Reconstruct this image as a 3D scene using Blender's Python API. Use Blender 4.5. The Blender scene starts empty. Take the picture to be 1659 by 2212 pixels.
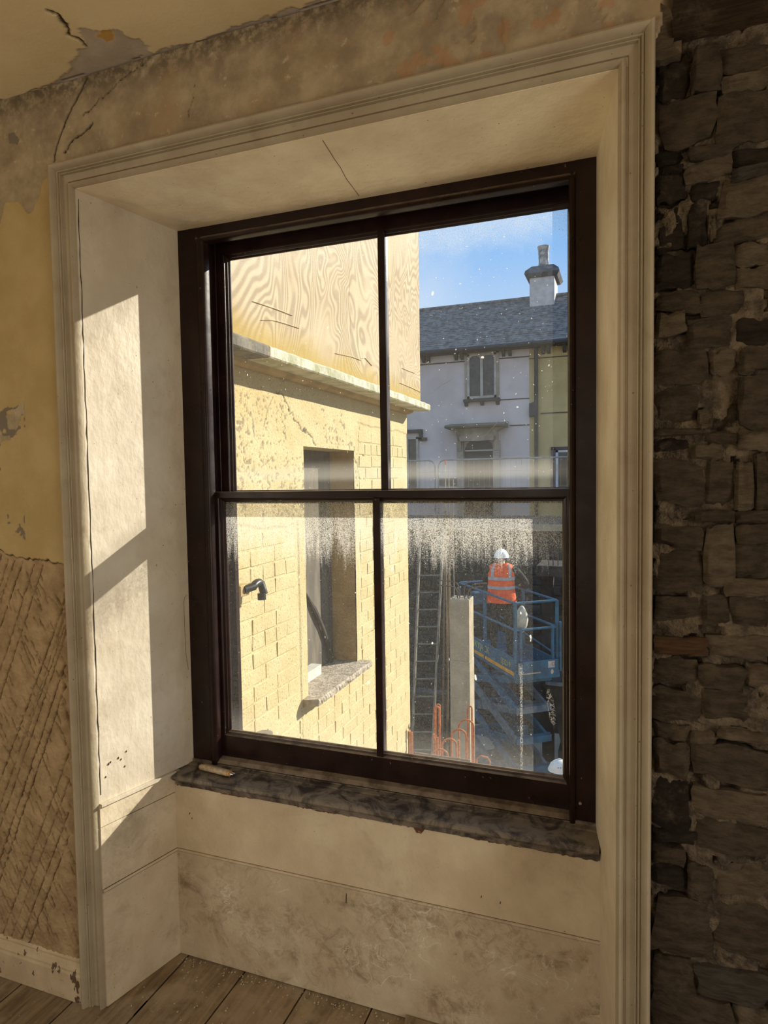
import bpy, bmesh, math, random
import numpy as np
from mathutils import Vector, Matrix, Euler

S = bpy.context.scene
COL = S.collection
rnd = random.Random(7)

# ---------------------------------------------------------------- camera, sky, sun, fill lamps, exposure
cd = bpy.data.cameras.new('camera'); cam = bpy.data.objects.new('camera', cd); COL.objects.link(cam)
cd.sensor_fit = 'HORIZONTAL'; cd.sensor_width = 36.0; cd.lens = 1399.5 / 1659 * 36.0
cd.clip_start = 0.02; cd.clip_end = 300
cr = Vector((0.93746906, 0.34772937, -0.01536395)); cu = Vector((-0.0031478, 0.05260861, 0.99861025)); cf = Vector((-0.34805439, 0.93611784, -0.05041353))
cm = Matrix((cr, cu, -cf)).transposed().to_4x4(); cm.translation = Vector((0, -1.3938, 1.5))
cam.matrix_world = cm
S.camera = cam

S.view_settings.view_transform = 'Standard'; S.view_settings.look = 'None'
S.view_settings.exposure = 0.0; S.view_settings.gamma = 1.0; S.view_settings.use_curve_mapping = False

S.cycles.max_bounces = 7; S.cycles.diffuse_bounces = 5; S.cycles.glossy_bounces = 2; S.cycles.transmission_bounces = 4; S.cycles.transparent_max_bounces = 8; S.cycles.caustics_reflective = False; S.cycles.caustics_refractive = False; S.cycles.use_adaptive_sampling = True; S.cycles.adaptive_threshold = 0.03; S.cycles.adaptive_min_samples = 16
SKY_STRENGTH = 1.10
SUN_STRENGTH = 8.0
FILL_LEFT = 20.5     # boosted fill lamp in the unseen left-hand window, watts
FILL_RIGHT = 33.0    # fill lamp in a window added in the right-hand wall
FILL_BACK = 10.0     # fill lamp in a window added in the wall behind

W = bpy.data.worlds.new('sky'); S.world = W; W.use_nodes = True
wt = W.node_tree; wt.nodes.clear()
wo = wt.nodes.new('ShaderNodeOutputWorld'); wb = wt.nodes.new('ShaderNodeBackground')
wc = wt.nodes.new('ShaderNodeTexCoord'); ws = wt.nodes.new('ShaderNodeSeparateXYZ'); wr = wt.nodes.new('ShaderNodeValToRGB')
wn = wt.nodes.new('ShaderNodeTexNoise'); wn.inputs['Scale'].default_value = 3.0; wn.inputs['Detail'].default_value = 5
wm = wt.nodes.new('ShaderNodeMix'); wm.data_type = 'RGBA'
wr.color_ramp.elements[0].position = 0.0; wr.color_ramp.elements[0].color = (0.30, 0.25, 0.18, 1)   # land below the horizon
wr.color_ramp.elements[1].position = 1.0; wr.color_ramp.elements[1].color = (0.22, 0.40, 0.74, 1)
for p_, c_ in ((0.498, (0.30, 0.25, 0.18)), (0.502, (0.80, 0.80, 0.80)), (0.60, (0.50, 0.66, 0.88)), (0.66, (0.26, 0.50, 0.88)), (0.72, (0.36, 0.58, 0.90))):
    e = wr.color_ramp.elements.new(p_); e.color = (*c_, 1)
wmap = wt.nodes.new('ShaderNodeMapRange'); wmap.inputs[1].default_value = 0.5; wmap.inputs[2].default_value = 0.75; wmap.inputs[4].default_value = 0.55
wz = wt.nodes.new('ShaderNodeMapRange'); wz.inputs[1].default_value = -1.0; wz.inputs[2].default_value = 1.0
wt.links.new(wc.outputs['Generated'], ws.inputs[0]); wt.links.new(ws.outputs['Z'], wz.inputs[0]); wt.links.new(wz.outputs[0], wr.inputs[0])
wt.links.new(wc.outputs['Generated'], wn.inputs['Vector']); wt.links.new(wn.outputs['Fac'], wmap.inputs[0])
wt.links.new(wmap.outputs[0], wm.inputs[0]); wt.links.new(wr.outputs[0], wm.inputs[6]); wm.inputs[7].default_value = (0.72, 0.80, 0.92, 1)
wt.links.new(wm.outputs[2], wb.inputs['Color']); wb.inputs['Strength'].default_value = SKY_STRENGTH
wt.links.new(wb.outputs[0], wo.inputs[0])

sd = bpy.data.lights.new('sun', 'SUN'); sun = bpy.data.objects.new('sun', sd); COL.objects.link(sun)
sd.energy = SUN_STRENGTH; sd.angle = math.radians(0.53); sd.color = (1.0, 0.93, 0.79)
sun.rotation_euler = Vector((-0.95, -1.0, -0.62)).to_track_quat('-Z', 'Y').to_euler()
sun.location = (9, 12, 9)

def area(name, loc, target, sx, sy, watts, col):
    d = bpy.data.lights.new(name, 'AREA'); o = bpy.data.objects.new(name, d); COL.objects.link(o)
    d.shape = 'RECTANGLE'; d.size = sx; d.size_y = sy; d.energy = watts; d.color = col
    o.location = loc; o.rotation_euler = (Vector(target) - Vector(loc)).to_track_quat('-Z', 'Y').to_euler()
    return o
area('fill_left_window', (-2.93, -2.25, 1.45), (0, -2.25, 1.45), 1.25, 1.5, FILL_LEFT, (1.0, 0.86, 0.64))
area('fill_right_window', (2.13, -1.9, 1.25), (0, -1.9, 1.25), 1.3, 1.6, FILL_RIGHT, (1.0, 0.90, 0.74))
area('fill_back_window', (-0.9, -4.43, 1.5), (-0.9, 0, 1.5), 1.3, 1.6, FILL_BACK, (1.0, 0.86, 0.64))

# ---------------------------------------------------------------- node helpers
class NT:
    def __init__(self, name):
        self.m = bpy.data.materials.new(name); self.m.use_nodes = True
        self.t = self.m.node_tree; self.t.nodes.clear()
        self.out = self.t.nodes.new('ShaderNodeOutputMaterial')
        self.pos = self.t.nodes.new('ShaderNodeNewGeometry').outputs['Position']
    def n(self, typ, props=None, **inp):
        nd = self.t.nodes.new('ShaderNode' + typ)
        for k, v in (props or {}).items(): setattr(nd, k, v)
        for k, v in inp.items():
            s = nd.inputs[int(k[1:])] if k[0] == 'i' and k[1:].isdigit() else nd.inputs[k.replace('_', ' ')]
            self.put(s, v)
        return nd
    def put(self, s, v):
        if isinstance(v, bpy.types.NodeSocket): self.t.links.new(v, s)
        elif isinstance(v, tuple) and len(v) == 3 and s.type == 'RGBA': s.default_value = (*v, 1)
        else: s.default_value = v
    def scalev(self, v, sc):
        return self.n('VectorMath', {'operation': 'MULTIPLY'}, i0=v, i1=sc).outputs[0]
    def noise(self, scale, detail=4, rough=0.55, vec=None, dist=0.0):
        return self.n('TexNoise', None, Vector=vec or self.pos, Scale=scale, Detail=detail, Roughness=rough, Distortion=dist).outputs['Fac']
    def ramp(self, f, a, b, lo=0.0, hi=1.0):
        return self.n('MapRange', {'interpolation_type': 'SMOOTHSTEP'}, i0=f, i1=a, i2=b, i3=lo, i4=hi).outputs[0]
    def mix(self, f, a, b, blend='MIX'):
        nd = self.n('Mix', {'data_type': 'RGBA', 'blend_type': blend}); self.put(nd.inputs[0], f); self.put(nd.inputs[6], a); self.put(nd.inputs[7], b)
        return nd.outputs[2]
    def math(self, op, a, b=0.0):
        return self.n('Math', {'operation': op}, i0=a, i1=b).outputs[0]
    def attr(self, name):
        return self.n('Attribute', {'attribute_name': name}).outputs['Fac']
    def bump(self, h, strength=0.3, dist=0.01, prev=None):
        nd = self.n('Bump', None, Strength=strength, Distance=dist, Height=h)
        if prev: self.put(nd.inputs['Normal'], prev)
        return nd.outputs[0]
    def finish(self, col, rough=0.7, normal=None, metallic=0.0, spec=0.4, **kw):
        b = self.n('BsdfPrincipled'); self.put(b.inputs['Base Color'], col); self.put(b.inputs['Roughness'], rough)
        self.put(b.inputs['Metallic'], metallic); self.put(b.inputs['Specular IOR Level'], spec)
        if normal: self.put(b.inputs['Normal'], normal)
        for k, v in kw.items(): self.put(b.inputs[k.replace('_', ' ')], v)
        self.t.links.new(b.outputs[0], self.out.inputs[0])
        return self.m

def simple(name, c1, c2=None, scale=8.0, rough=0.7, bump=0.0, bscale=None, metallic=0.0, spec=0.35, stretch=None, lo=0.35, hi=0.65, bdist=0.01):
    t = NT(name); v = t.scalev(t.pos, stretch) if stretch else t.pos
    c2 = c2 or tuple(x * 0.75 for x in c1)
    col = t.mix(t.ramp(t.noise(scale, 5, 0.6, v), lo, hi), c2, c1)
    nm = t.bump(t.noise(bscale or scale * 4, 4, 0.6, v), bump, bdist) if bump else None
    return t.finish(col, rough, nm, metallic, spec)

# ---- interior materials
def m_plaster_wall():
    t = NT('old wall plaster with paint remnants')
    base = t.mix(t.ramp(t.noise(9, 6, 0.65), 0.32, 0.68), (0.27, 0.215, 0.140), (0.46, 0.375, 0.250))
    base = t.mix(t.ramp(t.noise(3.5, 5, 0.6), 0.55, 0.68), base, (0.37, 0.27, 0.16))
    base = t.mix(t.ramp(t.noise(28, 5, 0.7), 0.60, 0.72), base, (0.52, 0.45, 0.33))
    yel = t.mix(t.ramp(t.noise(6, 5, 0.6), 0.3, 0.7), (0.44, 0.325, 0.145), (0.52, 0.40, 0.20))
    scr = t.mix(t.ramp(t.noise(16, 5, 0.65), 0.3, 0.7), (0.29, 0.20, 0.105), (0.46, 0.335, 0.19))
    c = t.mix(t.attr('yel'), base, yel)
    c = t.mix(t.attr('scr'), c, scr)
    c = t.mix(t.attr('pat'), c, (0.21, 0.175, 0.13))
    c = t.mix(t.attr('red'), c, (0.42, 0.20, 0.085))
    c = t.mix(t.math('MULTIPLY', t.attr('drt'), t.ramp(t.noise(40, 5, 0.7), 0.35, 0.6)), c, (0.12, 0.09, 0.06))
    c = t.mix(t.attr('crk'), c, (0.05, 0.035, 0.022))
    nm = t.bump(t.noise(70, 5, 0.65), 0.4, 0.008)
    return t.finish(c, 0.85, nm, 0, 0.2)
def m_ceiling():
    t = NT('peeling cream ceiling paint')
    base = t.mix(t.ramp(t.noise(4, 4, 0.55), 0.3, 0.7), (0.70, 0.565, 0.34), (0.80, 0.67, 0.43))
    c = t.mix(t.attr('pat'), base, t.mix(t.ramp(t.noise(20, 5), 0.3, 0.7), (0.46, 0.39, 0.32), (0.57, 0.49, 0.41)))
    c = t.mix(t.attr('org'), c, (0.55, 0.33, 0.10))
    c = t.mix(t.attr('crk'), c, (0.07, 0.05, 0.03))
    return t.finish(c, 0.8, t.bump(t.noise(50, 4, 0.6), 0.18, 0.005), 0, 0.2)
def m_cream_paint(name, warm=0.0, grime=0.35, scribble=0.0, gscale=7.0, k=1.0):
    t = NT(name)
    a = (0.73, 0.665 - 0.05 * warm, 0.545 - 0.15 * warm); b = (0.59, 0.515 - 0.06 * warm, 0.40 - 0.12 * warm)
    a = tuple(q * k for q in a); b = tuple(q * k for q in b)
    c = t.mix(t.ramp(t.noise(5, 5, 0.6), 0.3, 0.72), b, a)
    g = t.ramp(t.noise(gscale, 7, 0.72, dist=0.6), 0.50, 0.74, 0.0, grime)
    c = t.mix(g, c, (0.24, 0.175, 0.10))
    if scribble:
        rub = t.math('MULTIPLY', t.ramp(t.noise(4.2, 4, 0.6), 0.42, 0.60), t.ramp(t.noise(34, 5, 0.75, dist=1.0), 0.42, 0.62))
        c = t.mix(t.math('MULTIPLY', rub, 0.75 * scribble), c, (0.30, 0.215, 0.125))
        w0 = t.noise(13, 3, 0.5, dist=2.4)
        l0 = t.ramp(t.math('ABSOLUTE', t.math('SUBTRACT', w0, 0.5)), 0.0, 0.012, 1.0, 0.0)
        c = t.mix(t.math('MULTIPLY', t.math('MULTIPLY', l0, t.ramp(t.noise(7, 3), 0.48, 0.6)), 0.7 * scribble), c, (0.72, 0.63, 0.48))
        w = t.noise(6.5, 3, 0.5, dist=1.6)
        ln = t.ramp(t.math('ABSOLUTE', t.math('SUBTRACT', w, 0.52)), 0.0, 0.009, 1.0, 0.0)
        ln2 = t.math('MULTIPLY', ln, t.ramp(t.noise(5, 3), 0.45, 0.62))
        c = t.mix(t.math('MULTIPLY', ln2, scribble), c, (0.80, 0.74, 0.62))
    sp = t.ramp(t.noise(120, 2, 0.5), 0.735, 0.76)
    c = t.mix(t.math('MULTIPLY', sp, 0.75), c, (0.10, 0.07, 0.045))
    nm = t.bump(t.noise(30, 3, 0.55, t.scalev(t.pos, (1, 1, 0.6))), 0.22, 0.014)
    nm = t.bump(t.noise(180, 2, 0.5), 0.08, 0.003, nm)
    return t.finish(c, 0.52, nm, 0, 0.35)
def m_baseboard():
    t = NT('chipped cream skirting paint')
    c = t.mix(t.ramp(t.noise(9, 5, 0.6), 0.3, 0.7), (0.48, 0.38, 0.24), (0.64, 0.53, 0.36))
    chip = t.ramp(t.noise(30, 3, 0.55, t.scalev(t.pos, (1, 1, 0.6))), 0.612, 0.632)
    c = t.mix(chip, c, (0.13, 0.085, 0.055))
    c = t.mix(t.ramp(t.noise(60, 5, 0.7), 0.6, 0.75, 0, 0.5), c, (0.2, 0.15, 0.09))
    return t.finish(c, 0.6, t.bump(t.math('SUBTRACT', t.noise(40, 4), chip), 0.35, 0.004), 0, 0.3)
def m_brown_gloss():
    t = NT('dark brown gloss paint')
    c = t.mix(t.ramp(t.noise(14, 5, 0.6), 0.35, 0.7), (0.012, 0.0045, 0.0038), (0.024, 0.010, 0.008))
    c = t.mix(t.ramp(t.noise(90, 2, 0.5), 0.74, 0.77, 0, 0.5), c, (0.30, 0.26, 0.22))
    nz = t.n('SeparateXYZ', None, i0=t.n('NewGeometry').outputs['Normal']).outputs['Z']
    c = t.mix(t.math('MULTIPLY', t.ramp(nz, 0.25, 0.8), t.ramp(t.noise(25, 4), 0.3, 0.6, 0.35, 0.9)), c, (0.24, 0.19, 0.14))
    return t.finish(c, t.ramp(t.noise(8, 3), 0.3, 0.7, 0.26, 0.42), t.bump(t.noise(45, 3), 0.08, 0.004), 0, 0.28)
def m_sill():
    t = NT('dusty dark brown sill paint')
    c = t.mix(t.ramp(t.noise(14, 6, 0.7, dist=1.2), 0.36, 0.62), (0.038, 0.028, 0.023), (0.205, 0.17, 0.13))
    return t.finish(c, 0.5, t.bump(t.noise(60, 3), 0.1, 0.004), 0, 0.4)
def m_floor():
    t = NT('dusty bare floorboards')
    v = t.scalev(t.pos, (14, 1.4, 5))
    c = t.mix(t.ramp(t.noise(2.6, 6, 0.65, v, 0.6), 0.3, 0.7), (0.16, 0.115, 0.07), (0.33, 0.25, 0.16))
    c = t.mix(t.ramp(t.noise(5, 6, 0.7), 0.42, 0.66, 0, 0.75), c, (0.40, 0.325, 0.225))
    c = t.mix(t.ramp(t.noise(95, 2), 0.72, 0.75, 0, 0.7), c, (0.55, 0.48, 0.36))
    return t.finish(c, 0.85, t.bump(t.noise(3, 6, 0.7, v), 0.2, 0.004), 0, 0.2)
def m_stone(name, c1, c2, streak=(1, 1, 3)):
    t = NT(name); v = t.scalev(t.pos, streak)
    c = t.mix(t.ramp(t.noise(22, 6, 0.7, v), 0.3, 0.7), c2, c1)
    c = t.mix(t.ramp(t.noise(13, 6, 0.7), 0.52, 0.70, 0, 0.75), c, (0.185, 0.142, 0.094))
    c = t.mix(t.ramp(t.noise(9, 5, 0.65), 0.58, 0.75, 0, 0.8), c, (0.075, 0.055, 0.04))
    nm = t.bump(t.noise(45, 6, 0.72, v), 1.0, 0.02)
    return t.finish(c, 0.9, nm, 0, 0.2)

WALL = m_plaster_wall(); CEIL = m_ceiling()
PAINT_SHADED = m_cream_paint('yellowed cream gloss woodwork darkened for shade', 0.6, 0.38, k=0.60)  # architrave paint darkened to stand in for shade
SOFFIT_LIT = m_cream_paint('cream soffit paint lightened for window light', 0.35, 0.12, k=1.24)  # soffit paint lightened to stand in for light from the window
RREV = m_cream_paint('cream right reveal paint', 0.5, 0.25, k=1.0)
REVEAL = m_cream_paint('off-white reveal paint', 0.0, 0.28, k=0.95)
APRON = m_cream_paint('scuffed cream apron boards', 0.6, 1.0, 0.8, 9.0, k=0.90)
DADO = m_cream_paint('grubby cream dado boards', 0.4, 0.55, 0.3, 5.0)
BASEB = m_baseboard(); BROWN = m_brown_gloss(); SILL = m_sill(); FLOOR = m_floor()
ST = [m_stone('dark rubble stone', (0.06, 0.046, 0.033), (0.024, 0.018, 0.013)),
      m_stone('brown rubble stone', (0.145, 0.11, 0.073), (0.062, 0.046, 0.031)),
      m_stone('lime smeared stone', (0.245, 0.19, 0.127), (0.115, 0.088, 0.058)),
      m_stone('reddish timber plug', (0.22, 0.12, 0.06), (0.11, 0.06, 0.033), (1, 1, 8)),
      m_stone('grey slate', (0.15, 0.13, 0.10), (0.07, 0.06, 0.05), (1, 1, 6))]
MORTAR = simple('old lime mortar', (0.16, 0.122, 0.08), (0.05, 0.037, 0.026), 30, 0.95, 0.8, 60, bdist=0.02)
BEAM = m_stone('dark aged timber', (0.10, 0.062, 0.036), (0.045, 0.028, 0.018), (0.6, 1, 7))
DARKROOM = simple('room wall out of view', (0.40, 0.32, 0.21), None, 3, 0.9)

# ---- exterior materials
def m_yellow_paint():
    t = NT('sunlit yellow masonry paint')
    c = t.mix(t.ramp(t.noise(5, 5, 0.6), 0.3, 0.7), (0.54, 0.435, 0.225), (0.61, 0.505, 0.285))
    c = t.mix(t.ramp(t.noise(1.5, 3, 0.5), 0.55, 0.7, 0, 0.6), c, (0.52, 0.37, 0.155))
    pit = t.ramp(t.noise(95, 4, 0.65), 0.575, 0.66)
    c = t.mix(t.math('MULTIPLY', pit, 0.9), c, (0.28, 0.21, 0.12))
    c = t.mix(t.attr('blt'), c, (0.24, 0.19, 0.12))
    c = t.mix(t.attr('crk'), c, (0.13, 0.09, 0.055))
    nm = t.bump(t.noise(60, 5, 0.65), 0.5, 0.010)
    return t.finish(c, 0.8, nm, 0, 0.2)
def m_ply():
    t = NT('weathered plywood face')
    v = t.scalev(t.pos, (1, 0.9, 0.55))
    w = t.noise(2.1, 2, 0.45, v, 0.6)
    ring = t.math('FRACT', t.math('MULTIPLY', w, 34.0))
    ln = t.ramp(t.math('ABSOLUTE', t.math('SUBTRACT', ring, 0.5)), 0.10, 0.42, 0.0, 1.0)
    ln = t.math('MULTIPLY', ln, t.ramp(t.noise(2.2, 3), 0.32, 0.58, 0.25, 1.0))
    c = t.mix(t.ramp(t.noise(3, 4), 0.3, 0.7), (0.475, 0.36, 0.215), (0.535, 0.425, 0.28))
    c = t.mix(t.math('MULTIPLY', ln, 0.68), c, (0.25, 0.185, 0.11))
    fib = t.noise(30, 4, 0.6, t.scalev(t.pos, (1, 0.25, 5)))
    c = t.mix(t.ramp(fib, 0.55, 0.7, 0, 0.35), c, (0.45, 0.33, 0.2))
    sx = t.n('SeparateXYZ', None, i0=t.pos)
    dz = t.math('ADD', sx.outputs['Z'], t.math('MULTIPLY', t.noise(4, 4), -0.22))
    st = t.ramp(dz, 1.98, 2.16, 1.0, 0.0)
    c = t.mix(t.math('MULTIPLY', st, 0.85), c, (0.38, 0.26, 0.045))
    return t.finish(c, 0.75, t.bump(t.math('ADD', fib, ln), 0.25, 0.004), 0, 0.2)
YEL = m_yellow_paint(); PLY = m_ply()
COPE = simple('lichened pale coping stone', (0.62, 0.58, 0.46), (0.34, 0.34, 0.20), 9, 0.9, 0.6, 40, lo=0.3, hi=0.62)
COPED = simple('dark grey coping stone', (0.24, 0.21, 0.16), (0.13, 0.115, 0.09), 14, 0.9, 0.6, 40)  # darker tone for the near length of the coping
SLAB = simple('rough cut sill stone', (0.50, 0.43, 0.34), (0.33, 0.27, 0.20), 24, 0.9, 0.8, 70)
VOID = simple('dim boarded interior', (0.17, 0.145, 0.11), (0.10, 0.085, 0.068), 5, 0.9, stretch=(1, 3, 0.6))
OCHRE = simple('ochre reveal plaster', (0.50, 0.36, 0.17), (0.36, 0.25, 0.115), 5, 0.9, 0.2)
WHITEW = simple('white painted board', (0.70, 0.66, 0.58), None, 5, 0.6)
BLACKP = simple('black plastic', (0.035, 0.033, 0.03), None, 9, 0.35)
GREYP = simple('grey plastic', (0.24, 0.22, 0.18), None, 9, 0.5)
LAV = simple('lavender grey render', (0.66, 0.585, 0.555), (0.56, 0.495, 0.47), 1.2, 0.9, 0.15, 20)
OLIVE = simple('ochre green render', (0.58, 0.44, 0.20), (0.46, 0.35, 0.155), 1.0, 0.9, 0.15, 20)
STONEG = simple('beige dressed stone', (0.42, 0.36, 0.29), (0.28, 0.24, 0.19), 3, 0.9)
DSTONE = simple('dark stone dressings', (0.085, 0.078, 0.07), None, 4, 0.9)
SLATE = simple('grey roof slate', (0.27, 0.255, 0.24), (0.115, 0.11, 0.105), 6, 0.85, 0.4, 12)
CHIMW = simple('pale chimney render', (0.68, 0.64, 0.61), (0.52, 0.49, 0.47), 5, 0.9)
POT = simple('blotched clay pot', (0.55, 0.53, 0.50), (0.20, 0.185, 0.17), 7, 0.9)
FRAMEW = simple('faded window frame paint', (0.50, 0.46, 0.40), None, 5, 0.6)
FRAMEV = simple('white window frame', (0.72, 0.72, 0.74), None, 5, 0.5)
PLUM = simple('plum painted surround', (0.11, 0.075, 0.085), None, 5, 0.8)
DGLASS = simple('dark window glass', (0.030, 0.031, 0.029), (0.07, 0.066, 0.055), 2.5, 0.12, spec=0.5)
IRON = simple('dark cast iron', (0.05, 0.05, 0.052), None, 5, 0.6)
CONC = simple('site concrete', (0.47, 0.385, 0.27), (0.36, 0.295, 0.20), 4, 0.9, 0.3, 50)
CONCD = simple('dark stained concrete', (0.075, 0.066, 0.056), (0.035, 0.031, 0.027), 2.2, 0.95, 0.4, 20)
BLOCK = [simple('sooty blockwork', (0.05, 0.044, 0.038), (0.026, 0.023, 0.02), 4, 0.95, 0.5, 25),
         simple('dark brown brickwork', (0.065, 0.044, 0.032), (0.032, 0.024, 0.019), 5, 0.95, 0.5, 25),
         simple('grey blockwork', (0.075, 0.067, 0.057), (0.04, 0.036, 0.031), 4, 0.95, 0.5, 25)]
EARTH = simple('site earth lightened for bounce', (0.46, 0.39, 0.29), (0.36, 0.30, 0.22), 2.5, 0.95, 0.6, 9)  # made pale so the unseen sunlit ground bounces light onto the soffit
TARMAC = simple('street tarmac', (0.12, 0.12, 0.12), None, 4, 0.95)
GALV = simple('galvanised steel', (0.30, 0.30, 0.29), (0.2, 0.2, 0.19), 12, 0.45, metallic=0.5)
ALU = simple('dull ladder alloy', (0.25, 0.225, 0.185), (0.16, 0.145, 0.12), 12, 0.5, metallic=0.3)
TIMBER = simple('weathered timber pole', (0.26, 0.185, 0.115), (0.16, 0.11, 0.07), 14, 0.85, stretch=(4, 4, 0.5))
RUST = simple('rusty ribbed bar', (0.60, 0.22, 0.09), (0.38, 0.13, 0.055), 40, 0.85, 0.5, 200, bdist=0.004)
RUSTD = simple('dark rusted bar', (0.19, 0.125, 0.085), (0.09, 0.06, 0.045), 40, 0.85)
BLUE = simple('worn blue machine paint', (0.05, 0.15, 0.23), (0.05, 0.095, 0.13), 7, 0.45, spec=0.5)
STEELB = simple('dusty steel arm', (0.20, 0.215, 0.22), (0.09, 0.12, 0.15), 7, 0.5)
AMBER = simple('amber stripe', (0.85, 0.37, 0.03), None, 8, 0.5)
LETTER = simple('yellow lettering', (0.60, 0.55, 0.16), None, 8, 0.5)
ORANGE = simple('hi-vis orange cloth', (1.0, 0.15, 0.035), (0.88, 0.105, 0.025), 12, 0.75, 0.5, 14, bdist=0.03)
BAND = simple('reflective grey band', (0.48, 0.46, 0.42), None, 12, 0.4)
DCLOTH = simple('dark work clothing', (0.045, 0.042, 0.038), (0.025, 0.022, 0.02), 9, 0.9, 0.5, 16, bdist=0.03)
TROUS = simple('dark mud marked trousers', (0.07, 0.055, 0.045), (0.03, 0.025, 0.022), 9, 0.9, 0.5, 16, bdist=0.03)
SKIN = simple('skin', (0.52, 0.32, 0.23), None, 9, 0.6)
HELM = simple('white helmet shell', (0.90, 0.86, 0.78), (0.82, 0.78, 0.70), 6, 0.4)
BAGM = simple('pale plastic sack', (0.62, 0.57, 0.46), (0.45, 0.40, 0.31), 14, 0.6, 0.5, 20)
STICK = simple('sun-bleached sticker', (0.66, 0.58, 0.50), None, 9, 0.6)
HANDLE = simple('paint splashed wooden handle', (0.58, 0.47, 0.32), (0.36, 0.27, 0.17), 60, 0.7)
FERRULE = simple('orange brown ferrule', (0.55, 0.33, 0.11), None, 60, 0.6)
METAL = simple('bright steel', (0.62, 0.60, 0.56), None, 60, 0.3, metallic=0.9)
CREAMS = simple('cream painted outer sill', (0.74, 0.66, 0.48), (0.60, 0.52, 0.36), 12, 0.7, 0.2)

def m_glass(name, upper):
    t = NT(name)
    sx = t.n('SeparateXYZ', None, i0=t.pos); z = sx.outputs['Z']; x = sx.outputs['X']
    fine = t.noise(600, 2, 0.5); mid = t.noise(16, 4, 0.6)
    streak = t.noise(30, 4, 0.6, t.scalev(t.pos, (2.2, 1, 0.22)))
    speck = t.ramp(t.noise(190, 1, 0.4), 0.765, 0.785)
    speck2 = t.ramp(t.noise(48, 1, 0.4, t.scalev(t.pos, (1, 1, 0.55))), 0.775, 0.79)
    if upper:
        d = t.ramp(z, 1.575, 1.515, 0.0, 0.27)
        d2 = t.ramp(z, 1.512, 1.490, 1.0, 0.3); d = t.math('MULTIPLY', d, d2)
        top = t.ramp(t.math('ADD', z, t.math('MULTIPLY', mid, 0.12)), 2.14, 2.26, 0.0, 0.40)
        d = t.math('MAXIMUM', d, t.math('MULTIPLY', top, t.ramp(fine, 0.35, 0.6)))
        gen = t.math('MULTIPLY', t.ramp(fine, 0.42, 0.70), 0.06)
        d = t.math('MAXIMUM', d, t.math('ADD', gen, 0.02))
    else:
        zz = t.math('ADD', z, t.math('ADD', t.math('MULTIPLY', t.math('SUBTRACT', streak, 0.5), 0.20), t.math('MULTIPLY', t.math('SUBTRACT', fine, 0.5), 0.16)))
        band = t.ramp(zz, 1.235, 1.36, 0.0, 1.0)
        tex = t.ramp(t.math('ADD', fine, t.math('MULTIPLY', t.math('SUBTRACT', streak, 0.5), 0.25)), 0.36, 0.60, 0.12, 0.66)
        d = t.math('MULTIPLY', band, tex)
        low = t.ramp(z, 0.80, 0.70, 0.0, 0.10)
        gen = t.math('ADD', t.math('MULTIPLY', t.ramp(fine, 0.42, 0.70), 0.06), 0.025)
        d = t.math('MAXIMUM', d, t.math('ADD', gen, low))
        drip = t.math('MULTIPLY', t.ramp(t.math('ABSOLUTE', t.math('SUBTRACT', x, -0.262)), 0.002, 0.006, 1, 0), t.ramp(z, 0.98, 1.0, 1.0, 0.0))
        d = t.math('MAXIMUM', d, t.math('MULTIPLY', drip, t.ramp(fine, 0.4, 0.6, 0.0, 0.42)))
    if not upper:
        bx0 = t.math('DIVIDE', t.math('ADD', t.math('SUBTRACT', x, -0.183), t.math('MULTIPLY', t.math('SUBTRACT', z, 0.88), 0.14)), 0.010); bz0 = t.math('DIVIDE', t.math('SUBTRACT', z, 0.882), 0.05)
        rr_ = t.math('ADD', t.math('MULTIPLY', bx0, bx0), t.math('MULTIPLY', bz0, bz0))
        spl = t.math('MULTIPLY', t.ramp(rr_, 1.3, 0.6), t.ramp(t.noise(230, 2, 0.5, dist=0.8), 0.50, 0.56))
        d = t.math('MAXIMUM', d, t.math('MULTIPLY', spl, 0.8))
    d = t.math('MAXIMUM', d, t.math('MULTIPLY', speck, 0.75))
    d = t.math('MAXIMUM', d, t.math('MULTIPLY', speck2, 0.85))
    tr = t.n('BsdfTransparent', None, Color=(0.97, 0.975, 0.965))
    tl = t.n('BsdfTranslucent', None, Color=(0.84, 0.81, 0.74)); df = t.n('BsdfDiffuse', None, Color=(0.70, 0.68, 0.62))
    ds = t.n('MixShader', None, i0=0.35, i1=tl.outputs[0], i2=df.outputs[0])
    mx = t.n('MixShader'); t.put(mx.inputs[0], d); t.put(mx.inputs[1], tr.outputs[0]); t.put(mx.inputs[2], ds.outputs[0])
    gl = t.n('BsdfGlossy', None, Roughness=0.03); fr = t.n('MixShader', None, i0=0.004, i1=mx.outputs[0], i2=gl.outputs[0])
    t.t.links.new(fr.outputs[0], t.out.inputs[0])
    return t.m
GLASSU = m_glass('dusty upper pane glass', True); GLASSL = m_glass('dirty lower pane glass', False)
def m_clear():
    t = NT('clear glass'); tr = t.n('BsdfTransparent', None, Color=(0.985, 0.99, 0.985)); gl = t.n('BsdfGlossy', None, Roughness=0.02)
    fr = t.n('MixShader', None, i0=0.004, i1=tr.outputs[0], i2=gl.outputs[0]); t.t.links.new(fr.outputs[0], t.out.inputs[0]); return t.m
CLEAR = m_clear()

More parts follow.
